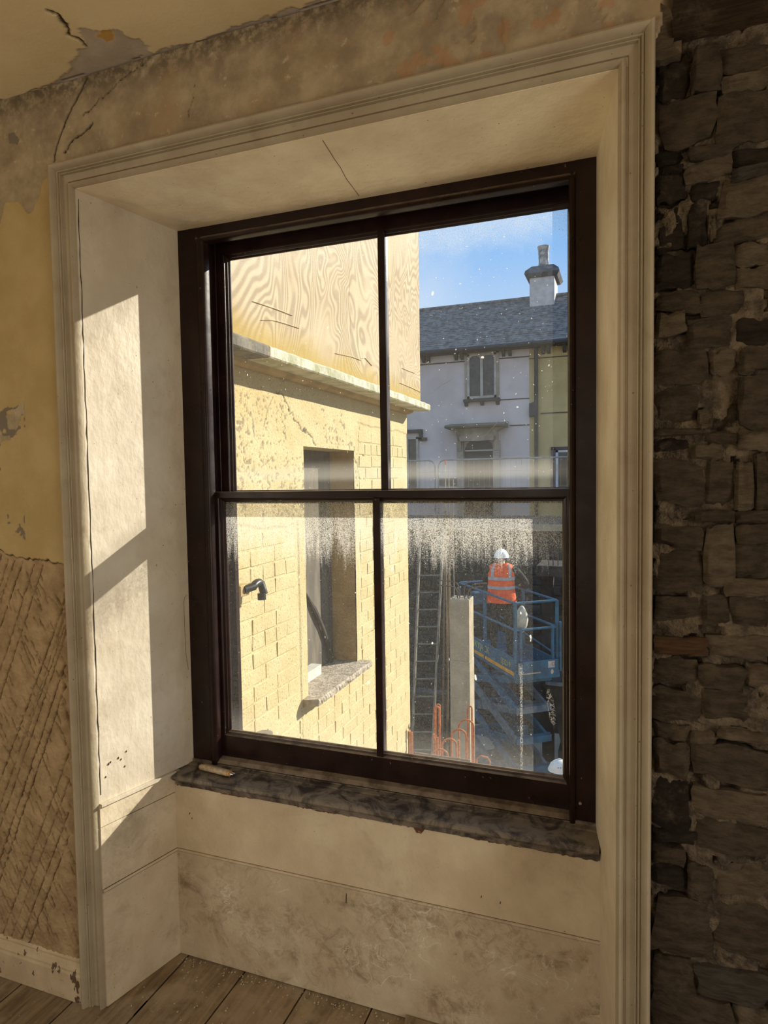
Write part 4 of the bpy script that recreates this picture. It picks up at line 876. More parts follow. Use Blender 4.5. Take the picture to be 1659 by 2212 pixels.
def slates(parent, x0, x1):
    m = MB(); n = 24; y0, z0, y1, z1 = HY - .35, 5.34, HY + 2.9, 7.42
    for i in range(n):
        a, b = i / n, (i + 1) / n; ya, za, yb, zb = y0 + (y1 - y0) * a, z0 + (z1 - z0) * a, y0 + (y1 - y0) * b, z0 + (z1 - z0) * b
        nx = max(2, int((x1 - x0) / 1.2)); 
        for j in range(nx):
            u0, u1 = x0 + (x1 - x0) * j / nx, x0 + (x1 - x0) * (j + 1) / nx; d = rnd.uniform(.012, .03)
            m.add([(u0, ya, za + d + .02), (u1, ya, za + d + .02), (u1, yb, zb + .02), (u0, yb, zb + .02), (u0, ya, za), (u1, ya, za)], [(0, 1, 2, 3), (4, 5, 1, 0)])
    r = MB().prism([(HY - .35, 5.34), (HY - .35, 5.30), (HY - .1, 5.30), (HY + 2.9, 7.38), (HY + 6, 5.3), (HY + 6, 5.34), (HY + 2.9, 7.44)], 'x', x0, x1).build('roof', SLATE, parent)
    tag(m.build('slate_courses', SLATE, r), kind='stuff')
    rt = MB()
    rt.tube([(x0, HY + 2.9, 7.43), (x1, HY + 2.9, 7.43)], .09, 8).build('ridge_tiles', SLATE, r)
h1 = empty('lavender_house', (-5.6, HY + 3, .36), 'lavender-grey rendered terraced house with a slate roof across the street', 'building')
MB().box((-8.6, HY, .0), (-2.62, HY + 6, 5.35)).build('wall', LAV, h1); slates(h1, -8.6, -2.62)
MB().box((-8.6, HY - .3, 5.24), (-2.62, HY, 5.31)).build('soffit', DSTONE, h1)
MB().tube([(-8.6, HY - .38, 5.31), (-2.62, HY - .38, 5.31)], .065, 8).build('gutter', IRON, h1)
for xb in (-7.1, -6.9, -5.81, -5.66, -4.79, -4.61, -3.36, -3.17): MB().prism([(HY, 5.06), (HY - .12, 5.12), (HY - .26, 5.26), (HY, 5.26)], 'x', xb - .045, xb + .045).build('eaves_bracket', DSTONE, h1)
MB().box((-8.6, HY - .025, 5.00), (-4.50, HY, 5.03)).box((-3.52, HY - .025, 5.00), (-2.62, HY, 5.03)).build('string_course', DSTONE, h1)
MB().box((-3.50, HY - .02, 3.79), (-2.62, HY, 3.815)).box((-3.2, HY - .02, 3.02), (-2.62, HY, 3.045)).build('string_course', DSTONE, h1)
MB().box((-4.53, HY - .05, 3.83), (-4.45, HY, 5.25)).box((-3.58, HY - .05, 3.83), (-3.50, HY, 5.25)).box((-4.53, HY - .05, 5.19), (-3.50, HY, 5.25)).build('window_surround', STONEG, h1)
win(h1, -4.455, -3.575, 3.88, 5.20, FRAMEW, True, 2)
MB().box((-4.56, HY - .16, 3.78), (-3.47, HY, 3.86)).build('sill', DSTONE, h1)
for xb in (-4.49, -4.01, -3.54): MB().prism([(HY, 3.66), (HY - .06, 3.68), (HY - .13, 3.78), (HY, 3.78)], 'x', xb - .05, xb + .05).build('corbel', DSTONE, h1)
cp = MB().prism([(HY, 2.98), (HY - .62, 2.98), (HY - .66, 3.03), (HY - .60, 3.07), (HY, 3.15)], 'x', -5.02, -3.24).build('door_canopy', simple('mossy canopy stone', (.22, .20, .14), None, 3, .9), h1)
MB().prism([(-4.95, 2.98), (-3.31, 2.98), (-3.55, 2.86), (-3.64, 2.6), (-3.62, .36), (-3.50, .36), (-3.50, 2.6)][0:4] + [(-4.62, 2.6), (-4.71, 2.86)], 'y', HY - .34, HY).build('canopy_frieze', STONEG, h1)
for s, xa in ((-1, -4.68), (1, -3.58)):
    MB().box((xa - .10, HY - .12, .36), (xa + .10, HY, 2.60)).build('pilaster', STONEG, h1)
    MB().prism([(HY, 2.25), (HY - .14, 2.32), (HY - .2, 2.6), (HY - .5, 2.9), (HY, 2.9)], 'x', xa - .05, xa + .05).build('console', STONEG, h1)
dr = MB().prism([(-4.555, .36), (-3.68, .36), (-3.68, 2.35), (-3.74, 2.53), (-3.87, 2.63), (-4.12, 2.68), (-4.37, 2.63), (-4.49, 2.53), (-4.555, 2.35)], 'y', HY - .03, HY + .05).build('door', simple('dark door', (.02, .02, .02), (.035, .034, .03), 3, .4), h1)
MB().box((-4.555, HY - .06, 2.30), (-3.68, HY - .02, 2.345)).build('transom', FRAMEW, dr)
win(h1, -6.75, -6.02, 1.1, 2.80, FRAMEW, False, 2)
lm = MB().box((-6.85, HY - .12, 2.93), (-5.88, HY, 3.03)).box((-5.98, HY - .12, 2.70), (-5.88, HY, 2.95)).box((-5.98, HY - .12, 2.68), (-5.75, HY, 2.77))
lm.build('label_mould', DSTONE, h1)
MB().box((-5.36, HY - .06, 1.28), (-4.80, HY, 1.50)).build('plaque', simple('dull plaque', (.16, .15, .13)), h1)
h2 = empty('ochre_house', (.4, HY + 3, .36), 'ochre-green rendered house right of the downpipe across the street', 'building')
MB().box((-2.618, HY, .0), (3.4, HY + 6, 5.35)).build('wall', OLIVE, h2); slates(h2, -2.618, 3.4)
MB().box((-2.618, HY - .3, 5.24), (3.4, HY, 5.31)).build('soffit', DSTONE, h2); MB().tube([(-2.618, HY - .38, 5.31), (3.4, HY - .38, 5.31)], .065, 8).build('gutter', IRON, h2)
for xb in (-2.22, -2.06, -1.62, -1.45, -.6, -.42): MB().prism([(HY, 5.04), (HY - .12, 5.10), (HY - .26, 5.26), (HY, 5.26)], 'x', xb - .045, xb + .045).build('eaves_bracket', DSTONE, h2)
MB().box((-2.618, HY - .02, 4.93), (3.4, HY, 4.955)).box((-2.3, HY - .02, 3.33), (3.4, HY, 3.36)).build('string_course', DSTONE, h2)
MB().tube([(-2.42, HY - .09, .36), (-2.41, HY - .09, 5.2), (-2.41, HY - .36, 5.28)], .055, 8).build('downpipe', IRON, h2)
MB().prism([(-2.61, 3.63), (-2.40, 3.70), (-2.38, 3.30), (-2.61, 3.25)], 'y', HY - .14, HY).build('vent_box', IRON, h2)
MB().box((-2.01, HY - .07, .9), (-1.88, HY, 2.35)).box((-2.01, HY - .07, 2.27), (-.6, HY, 2.36)).build('window_surround', PLUM, h2)
win(h2, -1.87, -.75, .95, 2.26, FRAMEV, False, 3)
ch = MB().cbox((-2.90, HY + 2.2, 6.6), (-2.12, HY + 3.3, 7.95), .02).build('chimney_stack', CHIMW, h1)
MB().loft([[(x, y, z) for x, y in ((-2.5 - a, HY + 2.72 - a * 1.2), (-2.5 + a, HY + 2.72 - a * 1.2), (-2.5 + a, HY + 2.72 + a * 1.3), (-2.5 - a, HY + 2.72 + a * 1.3))] for z, a in ((7.90, .47), (8.02, .55), (8.12, .52), (8.30, .34))]).build('cap', simple('sooty chimney cap', (.16, .165, .18), (.08, .08, .085), 5, .9), ch)
MB().tube([(-2.49, HY + 2.6, 8.25), (-2.49, HY + 2.6, 8.5), (-2.50, HY + 2.6, 8.85), (-2.50, HY + 2.6, 8.98)], [.19, .16, .17, .20], 10).build('chimney_pot', POT, ch)

# ---- retaining wall of the site, blocks as pieces
rw = empty('wall_retaining', (-2.6, 13.5, GZ), 'dark stained retaining wall at the back of the building site', 'wall', kind='structure')
MB().box((-9, 13.42, GZ), (8, 13.66, .36)).build('wall_core', CONCD, rw)
BM = [MB().cbox((-.215, -.03, -.1), (.215, .03, .1), .012).mesh('block', m) for m in BLOCK]
for c in range(17):
    zc = GZ + .14 + c * .222
    for k in range(9):
        xc = -4.75 + k * .46 + (.23 if c % 2 else 0)
        link_mesh('block', BM[rnd.choice([0, 0, 0, 1, 2])], rw, (xc, 13.42 + rnd.uniform(-.01, .01), zc))
MB().box((-9, 13.25, .30), (8, 13.7, .42)).build('coping_slab', CONC, rw)
lw_ = empty('basement_wall', (-3.6, 8.5, GZ), 'low dark blockwork wall behind the ladder', 'wall')
MB().box((-4.9, 8.40, GZ), (-2.58, 8.60, -1.92)).build('wall_core', CONCD, lw_)
for c in range(10):
    for k in range(5):
        xc = -4.45 + k * .46 + (.0 if c % 2 else -.2)
        link_mesh('block', BM[rnd.choice([0, 0, 1])], lw_, (xc, 8.40 + rnd.uniform(-.008, .008), GZ + .13 + c * .222))
# mesh fence panels along the street
def fence(x0, x1, label):
    f = empty('mesh_fence_panel', ((x0 + x1) / 2, 12.9, .42), label, 'fence', group='site fence panels'); zt = 1.93; z0 = .44; r = .16
    arcp = [(x0, 13.4, z0), (x0, 13.4, zt - r)] + [(x0 + r - r * math.cos(t), 13.4, zt - r + r * math.sin(t)) for t in (.4, .8, 1.2, 1.57)] + [(x1 - r + r * math.sin(t), 13.4, zt - r + r * math.cos(t)) for t in (0, .4, .8, 1.2, 1.57)] + [(x1, 13.4, z0)]
    f.location = ((x0 + x1) / 2, 13.4, .42)
    MB().tube(arcp, .019, 6).build('frame', GALV, f)
    m = MB()
    n = int((x1 - x0) / .12)
    for i in range(1, n): xx = x0 + (x1 - x0) * i / n; m.bar((xx, 13.4, z0), (xx, 13.4, zt - .02), .004, .004, up=(0, 1, 0))
    for zz_ in (.6, .95, 1.3, 1.65): m.bar((x0, 13.4, zz_), (x1, 13.4, zz_), .004, .004)
    m.build('wire_mesh', GALV, f)
    MB().cbox((x0 - .01, 13.3, .42), (x0 + .3, 13.5, .54), .02).build('foot_block', CONCD, f)
fence(-7.6, -4.20, 'mesh fence panel beside the yellow wing, above the ladder'); fence(-4.12, -.72, 'long mesh fence panel in front of the arched door'); fence(-.64, 2.8, 'rightmost mesh fence panel of the street line')

# ---- concrete column
cl = empty('concrete_column', (-2.19, 7.65, GZ), 'free-standing concrete column with bent bars at its top', 'column')
CB = MB().cbox((-2.335, 7.50, GZ), (-2.05, 7.80, -1.10), .006).cbox((-2.332, 7.503, -1.10), (-2.053, 7.797, -.215), .006).build('shaft', CONC, cl)
r6 = random.Random(4); rb = MB()
for i in range(26):
    xx, yy = r6.uniform(-2.33, -2.06), r6.uniform(7.51, 7.79); s = r6.uniform(.012, .03); rb.add([(xx - s, yy - s, -.217), (xx + s, yy - s, -.217), (xx, yy + s, -.217), (xx, yy, -.217 + s)], [(0, 1, 3), (1, 2, 3), (2, 0, 3)])
rb.build('broken_edge', CONC, cl)
def bent(x, y, sx, sy, hgt, L): 
    return [(x, y, -.25), (x, y, -.215 + hgt * .6), (x + sx * .03, y + sy * .03, -.215 + hgt * .9), (x + sx * .08, y + sy * .08, -.215 + hgt), (x + sx * L, y + sy * L, -.215 + hgt + .01)]
for (x, y, sx, sy, hgt, L) in [(-2.23, 7.56, -1, 0, .17, .30), (-2.25, 7.74, -1, .1, .21, .34), (-2.20, 7.58, -.6, .1, .14, .05), (-2.13, 7.56, .8, .5, .24, .06), (-2.08, 7.74, .9, .2, .19, .26), (-2.08, 7.58, .9, .4, .16, .22)]:
    MB().tube(bent(x, y, sx, sy, hgt, L), .009, 6).build('starter_bar', RUSTD, cl, smooth=True)

# ---- ladder
la = empty('ladder', (-2.77, 7.2, GZ), 'long alloy ladder leaning behind the concrete column', 'ladder')
def lp(s, t):   # side s 0..1, height t 0 bottom..1 top
    b0, b1 = Vector((-2.90, 7.10, GZ)), Vector((-2.645, 7.19, GZ)); t0, t1 = Vector((-2.894, 7.96, .75)), Vector((-2.565, 8.08, .75))
    return (b0 + (b1 - b0) * s) * (1 - t) + (t0 + (t1 - t0) * s) * t
for s in (0, 1): MB().bar(lp(s, 0), lp(s, 1), .026, .06, up=(0, 1, 0)).build('stile', ALU, la)
for i in range(20): MB().tube([lp(0, .02 + i * .0495), lp(1, .02 + i * .0495)], .012, 6).build('rung', ALU, la)

# ---- poles
def pole(p0, p1, r, mat, name, label, cat='pole'):
    o = empty(name, p0, label, cat); MB().tube([p0, tuple((Vector(p0) + Vector(p1)) / 2 + Vector((.004, 0, 0))), p1], r, 7).build('shaft', mat, o, smooth=True); return o
pole((-2.56, 7.70, GZ), (-2.485, 7.90, 1.02), .017, TIMBER, 'timber_pole', 'left one of two brown timber poles beside the concrete column')
pole((-2.50, 7.73, GZ), (-2.425, 7.92, .98), .017, TIMBER, 'timber_pole', 'right one of two brown timber poles beside the concrete column')
q = pole((-2.52, 8.0, GZ), (-2.492, 7.95, 1.75), .008, simple('pale cane', (.55, .42, .28)), 'marker_rod', 'tall thin rod with red tip rising above the fence line', 'rod')
MB().tube([(-2.492, 7.95, 1.70), (-2.492, 7.95, 1.776)], .011, 7).build('red_tip', simple('red tape', (.55, .10, .06)), q)
pole((-2.47, 8.0, GZ), (-2.44, 7.956, 1.536), .007, simple('pale cane two', (.50, .42, .24)), 'marker_rod', 'middle thin rod just shorter than the red-tipped one', 'rod')
pole((-2.41, 8.0, GZ), (-2.381, 7.975, 1.48), .006, simple('pale cane three', (.50, .42, .30)), 'marker_rod', 'shortest thin rod right of the red-tipped one', 'rod')

# ---- rusty starter bars in the foreground
fw = MB().cbox((-1.47, 2.75, GZ), (-.85, 4.1, -1.20), .01); fwo = tag(fw.build('concrete_wall_stub', CONC), 'low concrete wall below the sill carrying the rusty bars', 'wall stub')
def hoop(pa, pb, zb, name, label, r=.0075):
    pa, pb = Vector(pa), Vector(pb); rad = (pb - pa).length / 2; c = (pa + pb) / 2; u = (pb - pa).normalized(); zt = pa.z
    pts = [(pa.x, pa.y, zb)] + [tuple(c - u * rad * math.cos(t) + Vector((0, 0, zt - rad - c.z + rad * math.sin(t)))) for t in np.linspace(0, math.pi, 11)] + [(pb.x, pb.y, zb)]
    o = empty(name, (c.x, c.y, zb), label, 'rebar', 'rusty hooped starter bars')
    MB().tube(pts, r, 8).build('bar', RUST, o, smooth=True); ribs = MB()
    for s in range(0, 70):
        zz_ = zb + .02 + s * .011
        if zz_ > zt - rad: break
        for p in (pa, pb): ribs.tube([(p.x, p.y, zz_), (p.x, p.y, zz_ + .004)], r * 1.16, 7)
    ribs.build('ribs', RUST, o)
hoop((-1.332, 3.13, -.504), (-1.221, 3.172, -.504), -1.21, 'rebar_hoop', 'nearest and lowest rusty hoop of the bar row')
hoop((-1.301, 3.303, -.487), (-1.199, 3.341, -.487), -1.21, 'rebar_hoop', 'second rusty hoop of the bar row from the left')
hoop((-1.273, 3.475, -.476), (-1.163, 3.515, -.476), -1.21, 'rebar_hoop', 'third rusty hoop of the bar row in front of the column')
hoop((-1.254, 3.643, -.456), (-1.142, 3.685, -.456), -1.21, 'rebar_hoop', 'tallest wide rusty hoop at the right of the bar row')
hoop((-1.22, 3.817, -.40), (-1.188, 3.83, -.40), -1.21, 'rebar_hoop', 'narrow rusty hoop behind the right end of the row')
hoop((-1.424, 3.534, -.331), (-1.390, 3.547, -.331), -1.21, 'rebar_hoop', 'narrow tall rusty hoop left of the row, front one of the pair')
hoop((-1.432, 3.60, -.335), (-1.402, 3.612, -.335), -1.21, 'rebar_hoop', 'narrow tall rusty hoop left of the row, rear one of the pair')
an = MB().box((-1.436, 2.885, -1.21), (-1.431, 2.93, -.29)).box((-1.436, 2.885, -1.21), (-1.400, 2.890, -.29)); tag(an.build('steel_angle', RUST), 'upright rusty steel angle against the yellow wing corner', 'steel angle')
hb = MB().bar((-1.41, 2.92, -.462), (-1.05, 3.14, -.562), .012, .03); tag(hb.build('flat_bar', RUSTD), 'rusty flat bar running along the foot of the hoops', 'flat bar')
for i, (xx, yy, zt) in enumerate([(-1.335, 3.2, -.415), (-1.315, 3.22, -.445), (-1.20, 3.42, -.53)]):
    o = MB().tube([(xx, yy, -1.21), (xx, yy, zt)], .0085, 8).build('rebar_stub', RUST); tag(o, ['tallest straight rusty bar end between the hoops', 'middle straight rusty bar end between the hoops', 'shortest straight rusty bar end between the hoops'][i], 'rebar', 'straight rusty bar ends')
lr = MB().tube([(-1.10, 3.6, -1.21), (-1.10, 3.6, -.74), (-1.07, 3.62, -.72), (-1.02, 3.63, -.73), (-.995, 3.62, -.76), (-1.01, 3.6, -.82), (-1.02, 3.6, -1.21)], .0075, 8); tag(lr.build('rebar_loop', RUST, None, smooth=True), 'bent rusty loop just right of the hoops', 'rebar')

# ---- scissor lift
LR = math.radians(37.0)
lf = empty('scissor_lift', (-1.645, 9.03, GZ), 'blue scissor lift with raised railed platform', 'lift', rz=LR)
# local axes: x = across (near end, to the right), y = along (away), z up from ground
PZ = 2.50; LW, LL = .76, 2.25
def L(name, mb, mat, parent=lf, smooth=False): return mb.build(name, mat, parent, smooth, local=True)
deck = L('platform_deck', MB().cbox((0, 0, PZ), (LW, LL, PZ + .10), .01), BLUE)
L('extension_frame', MB().cbox((-.01, -.05, PZ + .0), (LW + .02, .02, PZ + .13), .008), BLUE)
sp = L('side_panel', MB().cbox((-.012, .0, PZ + .02), (.012, LL, PZ + .36), .004), BLUE)
L('amber_stripe', MB().box((-.016, .03, PZ + .075), (-.011, LL, PZ + .135)), AMBER, sp)
L('side_panel', MB().cbox((LW - .01, .0, PZ + .1), (LW + .01, LL, PZ + .30), .004), BLUE)
ep = L('end_panel', MB().cbox((.02, -.055, PZ + .12), (LW, -.03, PZ + .31), .004), BLUE)
L('sticker', MB().box((LW - .20, -.06, PZ + .18), (LW - .08, -.055, PZ + .29)), STICK, ep)
L('sticker_mark', MB().tube([(LW - .11 + .022 * math.cos(t), -.061, PZ + .24 + .03 * math.sin(t)) for t in np.linspace(0, 6.0, 12)], .004, 5), simple('red print', (.45, .12, .10)), ep)
L('scraped_edge', MB().bar((.03, -.062, PZ + .12), (.42, -.062, PZ + .12), .012, .018).bar((.03, -.062, PZ + .12), (.03, -.062, PZ + .30), .012, .014), simple('bare scraped metal', (.62, .47, .34)), ep)
posts = [(0, 0), (LW, 0), (0, LL * .5), (LW, LL * .5), (0, LL), (LW, LL)]
for (px_, py_) in posts:
    top_ = PZ + 1.27
    L('post', MB().box((px_ - .022, py_ - .022, PZ + .05), (px_ + .022, py_ + .022, top_)), BLUE)
L('inner_post', MB().box((.075, -.02, PZ + .1), (.115, .02, PZ + .86)), BLUE); L('inner_post', MB().box((LW - .10, -.02, PZ + .1), (LW - .06, .02, PZ + .86)), BLUE)
L('outer_post', MB().box((LW + .02, -.05, PZ + .1), (LW + .06, -.01, PZ + .92)), BLUE)
for zr, nm in ((1.27, 'top_rail'), (.83, 'mid_rail')):
    for px_ in (0, LW): L(nm, MB().tube([(px_, 0, PZ + zr), (px_, LL, PZ + zr)], .022, 8), BLUE, smooth=True)
    for py_ in (0, LL): L(nm, MB().tube([(0, py_, PZ + zr), (LW, py_, PZ + zr)], .022, 8), BLUE, smooth=True)
L('lower_rail', MB().tube([(LW, 0, PZ + .36), (LW, LL, PZ + .62)], .016, 8), BLUE, smooth=True)
L('control_box', MB().cbox((.22, LL - .2, PZ + .85), (.5, LL - .02, PZ + 1.1), .02), BLUE)
# scissor stack: two stages of crossed arms on both sides
NS = 4; z0, z1 = .42, PZ - .02; hs = (z1 - z0) / NS
for xs_ in (.10, LW - .10):
    for s_ in range(NS):
        za, zb = z0 + hs * s_, z0 + hs * (s_ + 1)
        L('scissor_arm', MB().bar((xs_ - .03, .12, za), (xs_ - .03, LL - .25, zb), .05, .13), STEELB if (s_ % 2 == 0) == (xs_ < .3) else BLUE)
        L('scissor_arm', MB().bar((xs_ + .03, LL - .25, za), (xs_ + .03, .12, zb), .05, .13), BLUE if s_ % 2 else STEELB)
for s_ in range(NS + 1):
    for yy in (.12, LL - .25):
        L('cross_tube', MB().bar((.06, yy, z0 + hs * s_), (LW - .06, yy, z0 + hs * s_), .10, .11), STEELB if s_ == 3 and yy < 1 else BLUE)
L('lift_cylinder', MB().tube([(LW / 2, 1.6, .5), (LW / 2, .7, z0 + hs * 2.6)], .07, 12), STEELB, smooth=True)
L('hinge_plate', MB().cbox((LW / 2 - .12, .45, z0 + hs * 1.6), (LW / 2 + .10, .50, z0 + hs * 2.2), .02), STEELB)
L('pivot_pin', MB().tube([(.05, 1.06, z0 + hs * .5), (LW - .05, 1.06, z0 + hs * .5)], .035, 10), STEELB, smooth=True); L('pivot_pin', MB().tube([(.05, 1.06, z0 + hs * 1.5), (LW - .05, 1.06, z0 + hs * 1.5)], .035, 10), STEELB, smooth=True)
L('chassis', MB().cbox((.0, 0, .16), (LW, LL - .1, .40), .03), BLUE)
for (wx_, wy_) in ((-.02, .3), (LW + .02, .3), (-.02, LL - .4), (LW + .02, LL - .4)):
    L('wheel', MB().tube([(wx_ - .05, wy_, .17), (wx_ + .05, wy_, .17)], .17, 16), BLACKP, smooth=True)
def lettering(txt, size, loc, rot, mat, parent, name='lettering'):
    cu_ = bpy.data.curves.new(name, 'FONT'); cu_.body = txt; cu_.size = size; cu_.extrude = .001
    to = bpy.data.objects.new('tmp', cu_); COL.objects.link(to); bpy.context.view_layer.update()
    me = bpy.data.meshes.new_from_object(to.evaluated_get(bpy.context.evaluated_depsgraph_get())); bpy.data.objects.remove(to)
    me.materials.clear(); me.materials.append(mat); o = bpy.data.objects.new(name, me); COL.objects.link(o); o.parent = parent; o.location = loc; o.rotation_euler = rot; return o
lettering('SKYJACK', .17, (-.015, 1.62, PZ + .20), (math.pi / 2, 0, -math.pi / 2), LETTER, sp)
lettering('SJ3219', .13, (-.015, .50, PZ + .18), (math.pi / 2, 0, -math.pi / 2), LETTER, sp)

# ---- sack hanging on the platform rail
def local_pt(p): c, s = math.cos(LR), math.sin(LR); return Vector((-1.645 + p[0] * c - p[1] * s, 9.03 + p[0] * s + p[1] * c, GZ + p[2]))
sc = local_pt((.17, .10, PZ + .98)); rr = random.Random(6); rings = []
for zz_, ra in ((.22, .02), (.18, .05), (.10, .085), (.0, .10), (-.10, .085), (-.18, .05), (-.22, .02)):
    rings.append([(sc.x + math.cos(t) * ra * (1 + rr.uniform(-.15, .15)), sc.y + math.sin(t) * ra * (1 + rr.uniform(-.15, .15)), sc.z + zz_) for t in np.linspace(0, 2 * math.pi, 11)[:-1]])
tag(MB().loft(rings).build('plastic_sack', BAGM, None, smooth=True), 'pale crumpled sack hanging inside the lift railing', 'sack')

# ---- people: one continuous skinned body, clothes and helmet as children
def person(name, loc, rz, label, J, hat_h, vest=True):
    root = empty(name, loc, label, 'person', rz=rz)
    names = list(J['pts']); idx = {n: i for i, n in enumerate(names)}
    me = bpy.data.meshes.new('body'); me.from_pydata([J['pts'][n][:3] for n in names], [(idx[a], idx[b]) for a, b in J['edges']], [])
    o = bpy.data.objects.new('body_tmp', me); COL.objects.link(o)
    sk = o.modifiers.new('skin', 'SKIN'); sk.use_smooth_shade = True; sb_ = o.modifiers.new('sub', 'SUBSURF'); sb_.levels = 2
    for n in names:
        v = me.skin_vertices[0].data[idx[n]]; r = J['pts'][n][3]; v.radius = r if isinstance(r, tuple) else (r, r); v.use_root = (n == 'pelvis')
    bpy.context.view_layer.update()
    bme = bpy.data.meshes.new_from_object(o.evaluated_get(bpy.context.evaluated_depsgraph_get())); bpy.data.objects.remove(o); bme.name = 'body'
    bme.materials.clear()
    for m in (TROUS, DCLOTH, SKIN, BLACKP): bme.materials.append(m)
    hz = J['pts']['head'][2]; wr_ = [Vector(J['pts'][k][:3]) for k in ('handL', 'handR')]
    for p in bme.polygons:
        c = p.center
        mi = 1 if c.z > J['waist'] else 0
        if c.z > hz - .10 and abs(c.x - J['pts']['head'][0]) < .13: mi = 2
        if any((c - w).length < .10 for w in wr_): mi = 2
        if c.z < .12: mi = 3
        p.material_index = mi
    bo = bpy.data.objects.new('body', bme); COL.objects.link(bo); bo.parent = root
    hx, hy, hzz = J['pts']['head'][:3]
    hel = MB(); rings = []
    for k in range(8):
        t = k / 7 * math.pi / 2; rings.append([(hx + math.cos(a) * .118 * math.cos(t) , hy + math.sin(a) * .145 * math.cos(t) - .01, hzz + .02 + .135 * math.sin(t) + (0.006 if abs(math.cos(a)) < .15 else 0)) for a in np.linspace(0, 2 * math.pi, 25)[:-1]])
    rings.insert(0, [(hx + math.cos(a) * .128, hy + math.sin(a) * (.155 if math.sin(a) < 0 else .20) - .01, hzz + .012) for a in np.linspace(0, 2 * math.pi, 25)[:-1]])
    hel.loft(rings); ho = hel.build('helmet', HELM, root, smooth=True, local=True)
    MB().tube([(hx, hy - .158, hzz + .03), (hx, hy - .12, hzz + .11), (hx, hy - .02, hzz + .162), (hx, hy + .09, hzz + .13), (hx, hy + .14, hzz + .04)], .010, 6).build('helmet_ridge', HELM, ho, smooth=True, local=True)
    for s in (-1, 1):
        for k in range(3): MB().tube([(hx + s * .098 , hy - .05 + k * .03, hzz + .085), (hx + s * .104, hy - .05 + k * .03, hzz + .087)], .006, 6).build('vent_hole', BLACKP, ho, local=True)
    if vest:
        vb = MB(); rings = []; prof = J['vest']
        for (zc, yc, a, b) in prof: rings.append([(math.cos(t) * a, yc + math.sin(t) * b, zc) for t in np.linspace(0, 2 * math.pi, 29)[:-1]])
        vb.loft(rings, cap=False); vo = vb.build('hi_vis_vest', ORANGE, root, smooth=True, local=True)
        def ring_at(zc, grow):
            for (p, q_) in zip(prof[:-1], prof[1:]):
                if p[0] <= zc <= q_[0]:
                    f = (zc - p[0]) / (q_[0] - p[0]); yc, a, b = (p[i] + (q_[i] - p[i]) * f for i in (1, 2, 3)); return [(math.cos(t) * (a + grow), yc + math.sin(t) * (b + grow), zc) for t in np.linspace(0, 2 * math.pi, 29)[:-1]]
        for zc in (1.19, 1.335): MB().loft([ring_at(zc - .024, .002), ring_at(zc - .024, .006), ring_at(zc + .024, .006), ring_at(zc + .024, .002)], cap=False).build('reflective_band', BAND, vo, smooth=True, local=True)
        for s in (-1, 1):
            pl = []
            for zc in (1.36, 1.42, 1.48, 1.53, 1.555):
                r_ = ring_at(zc, .006); ang = math.radians(270 + s * 38); k = int(round(ang / (2 * math.pi) * 28)) % 28; pl.append(Vector(r_[k]))
            m = MB()
            for a_, b_ in zip(pl[:-1], pl[1:]): m.bar(a_, b_, .045, .006, up=(0, -1, .2))
            m.build('shoulder_strap', BAND, vo, local=True)
    return root
def fingers(pts, edges, w, h, side):
    """five short chains rooted in the palm"""
    hv = Vector(h); d = (hv - Vector(w)).normalized(); sd_ = d.cross(Vector((0, 0, 1))).normalized()
    for k in range(5):
        off = sd_ * (k - 2) * .017; ln_ = (.050, .075, .082, .076, .06)[k]
        b_ = hv + off + d * .02; t_ = b_ + d * ln_ + Vector((0, 0, -.03)); n1, n2 = f'f{side}{k}a', f'f{side}{k}b'
        pts[n1] = (*b_, .010); pts[n2] = (*t_, .008); edges += [(f'hand{side}', n1), (n1, n2)]
def figure(sh):   # sh: arm pose
    P = {'pelvis': (0, 0, .96, (.135, .105)), 'spine': (0, .03, 1.16, (.130, .10)), 'chest': (0, .09, 1.38, (.155, .11)), 'neckb': (0, .13, 1.53, .070), 'neck': (0, .17, 1.585, .055), 'head': (0, .215, 1.655, (.078, .095)), 'crown': (0, .225, 1.74, (.07, .085))}
    E_ = [('pelvis', 'spine'), ('spine', 'chest'), ('chest', 'neckb'), ('neckb', 'neck'), ('neck', 'head'), ('head', 'crown')]
    for s, c in ((-1, 'L'), (1, 'R')):
        P['hip' + c] = (s * .095, 0, .90, .095); P['knee' + c] = (s * (.12), .03, .50, .068); P['ank' + c] = (s * .125, -.03, .10, .05); P['toe' + c] = (s * .14, .12, .045, (.05, .042))
        E_ += [('pelvis', 'hip' + c), ('hip' + c, 'knee' + c), ('knee' + c, 'ank' + c), ('ank' + c, 'toe' + c)]
        for n, q_ in zip(('sho', 'elb', 'wri', 'hand'), sh[c]): P[n + c] = q_
        E_ += [('chest', 'sho' + c), ('sho' + c, 'elb' + c), ('elb' + c, 'wri' + c), ('wri' + c, 'hand' + c)]
        fingers(P, E_, P['wri' + c][:3], P['hand' + c][:3], c)
    return {'pts': P, 'edges': E_, 'waist': .98, 'vest': [(.94, .0, .235, .175), (1.03, .01, .228, .17), (1.16, .03, .212, .158), (1.30, .06, .205, .152), (1.42, .09, .215, .148), (1.50, .11, .205, .13), (1.55, .125, .165, .105), (1.58, .135, .105, .085)]}
work = figure({'R': [(.215, .11, 1.475, .076), (.385, .14, 1.235, .060), (.33, .38, 1.165, .044), (.31, .45, 1.155, (.040, .026))], 'L': [(-.205, .11, 1.475, .072), (-.27, .27, 1.26, .054), (-.12, .46, 1.18, .042), (-.07, .52, 1.17, (.040, .026))]})
wp = local_pt((.27, 1.02, PZ + .10))
WS = 1.06
wk_ = person('person', wp, math.radians(9), 'person in orange hi-vis vest and white helmet standing on the lift', work, 0)
wk_.scale = (WS * 1.06, WS, WS)
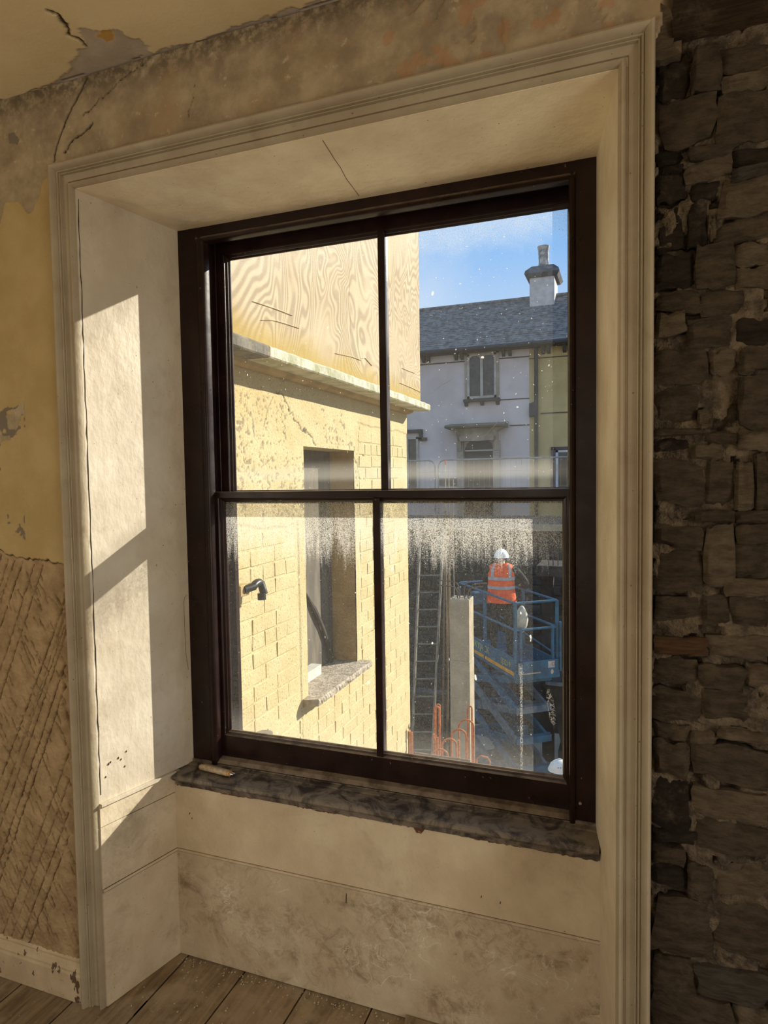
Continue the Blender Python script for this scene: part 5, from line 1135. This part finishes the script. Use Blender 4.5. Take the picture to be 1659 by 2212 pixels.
stand = figure({'R': [(.205, .06, 1.475, .072), (.27, .05, 1.20, .055), (.27, .17, .97, .043), (.27, .22, .90, (.040, .026))], 'L': [(-.205, .06, 1.475, .072), (-.27, .05, 1.20, .055), (-.27, .17, .97, .043), (-.27, .22, .90, (.040, .026))]})
p2_ = person('person', (-1.03, 7.55, GZ), math.radians(-75), 'person of whom only a white helmet shows at the bottom of the window', stand, 0, vest=True)
p2_.scale = (1.06, 1.06, 1.06)

# ---- things lying about the site
sb2 = empty('slab_edge', (-.9, 11.2, GZ), 'concrete slab edge with upright bars right of the lift', 'slab')
MB().cbox((-1.55, 10.9, -.36), (.8, 11.8, -.16), .01).build('slab', CONCD, sb2); MB().box((-.4, 11.3, GZ), (-.1, 11.6, -.36)).build('pier', CONCD, sb2); MB().box((-1.52, 11.5, GZ), (-1.3, 11.7, -.36)).build('pier', CONCD, sb2)
for xx in (-1.33, -1.25, -1.16, -1.02, -.9): MB().tube([(xx, 11.0, -.17), (xx, 11.0, .10)], .010, 6).build('upright_bar', RUSTD, sb2)
sk = empty('skip', (-1.0, 10.6, GZ), 'grey steel skip beneath the slab edge', 'skip')
MB().loft([[(-1.25 + a, 10.15 + a, z_), (-.2 - a, 10.15 + a, z_), (-.2 - a, 11.0 - a, z_), (-1.25 + a, 11.0 - a, z_)] for z_, a in ((GZ + .9, .22), (-2.15, .0))]).build('body', CONCD, sk)
MB().bar((-1.27, 10.13, -2.13), (-.18, 10.13, -2.13), .06, .05).bar((-1.27, 11.02, -2.13), (-.18, 11.02, -2.13), .06, .05).bar((-1.27, 10.13, -2.13), (-1.27, 11.02, -2.13), .06, .05).build('rim', STEELB, sk)
MB().box((-1.1, 10.3, GZ), (-.4, 10.9, GZ + .9)).build('stand', CONCD, sk)
bd = MB().cbox((-2.35, 11.6, GZ), (-1.75, 11.75, -2.0), .01); tag(bd.build('brown_door_leaf', simple('brown board', (.16, .085, .045), (.10, .055, .03), 3, .8)), 'brown board standing behind the scissor arms', 'board')
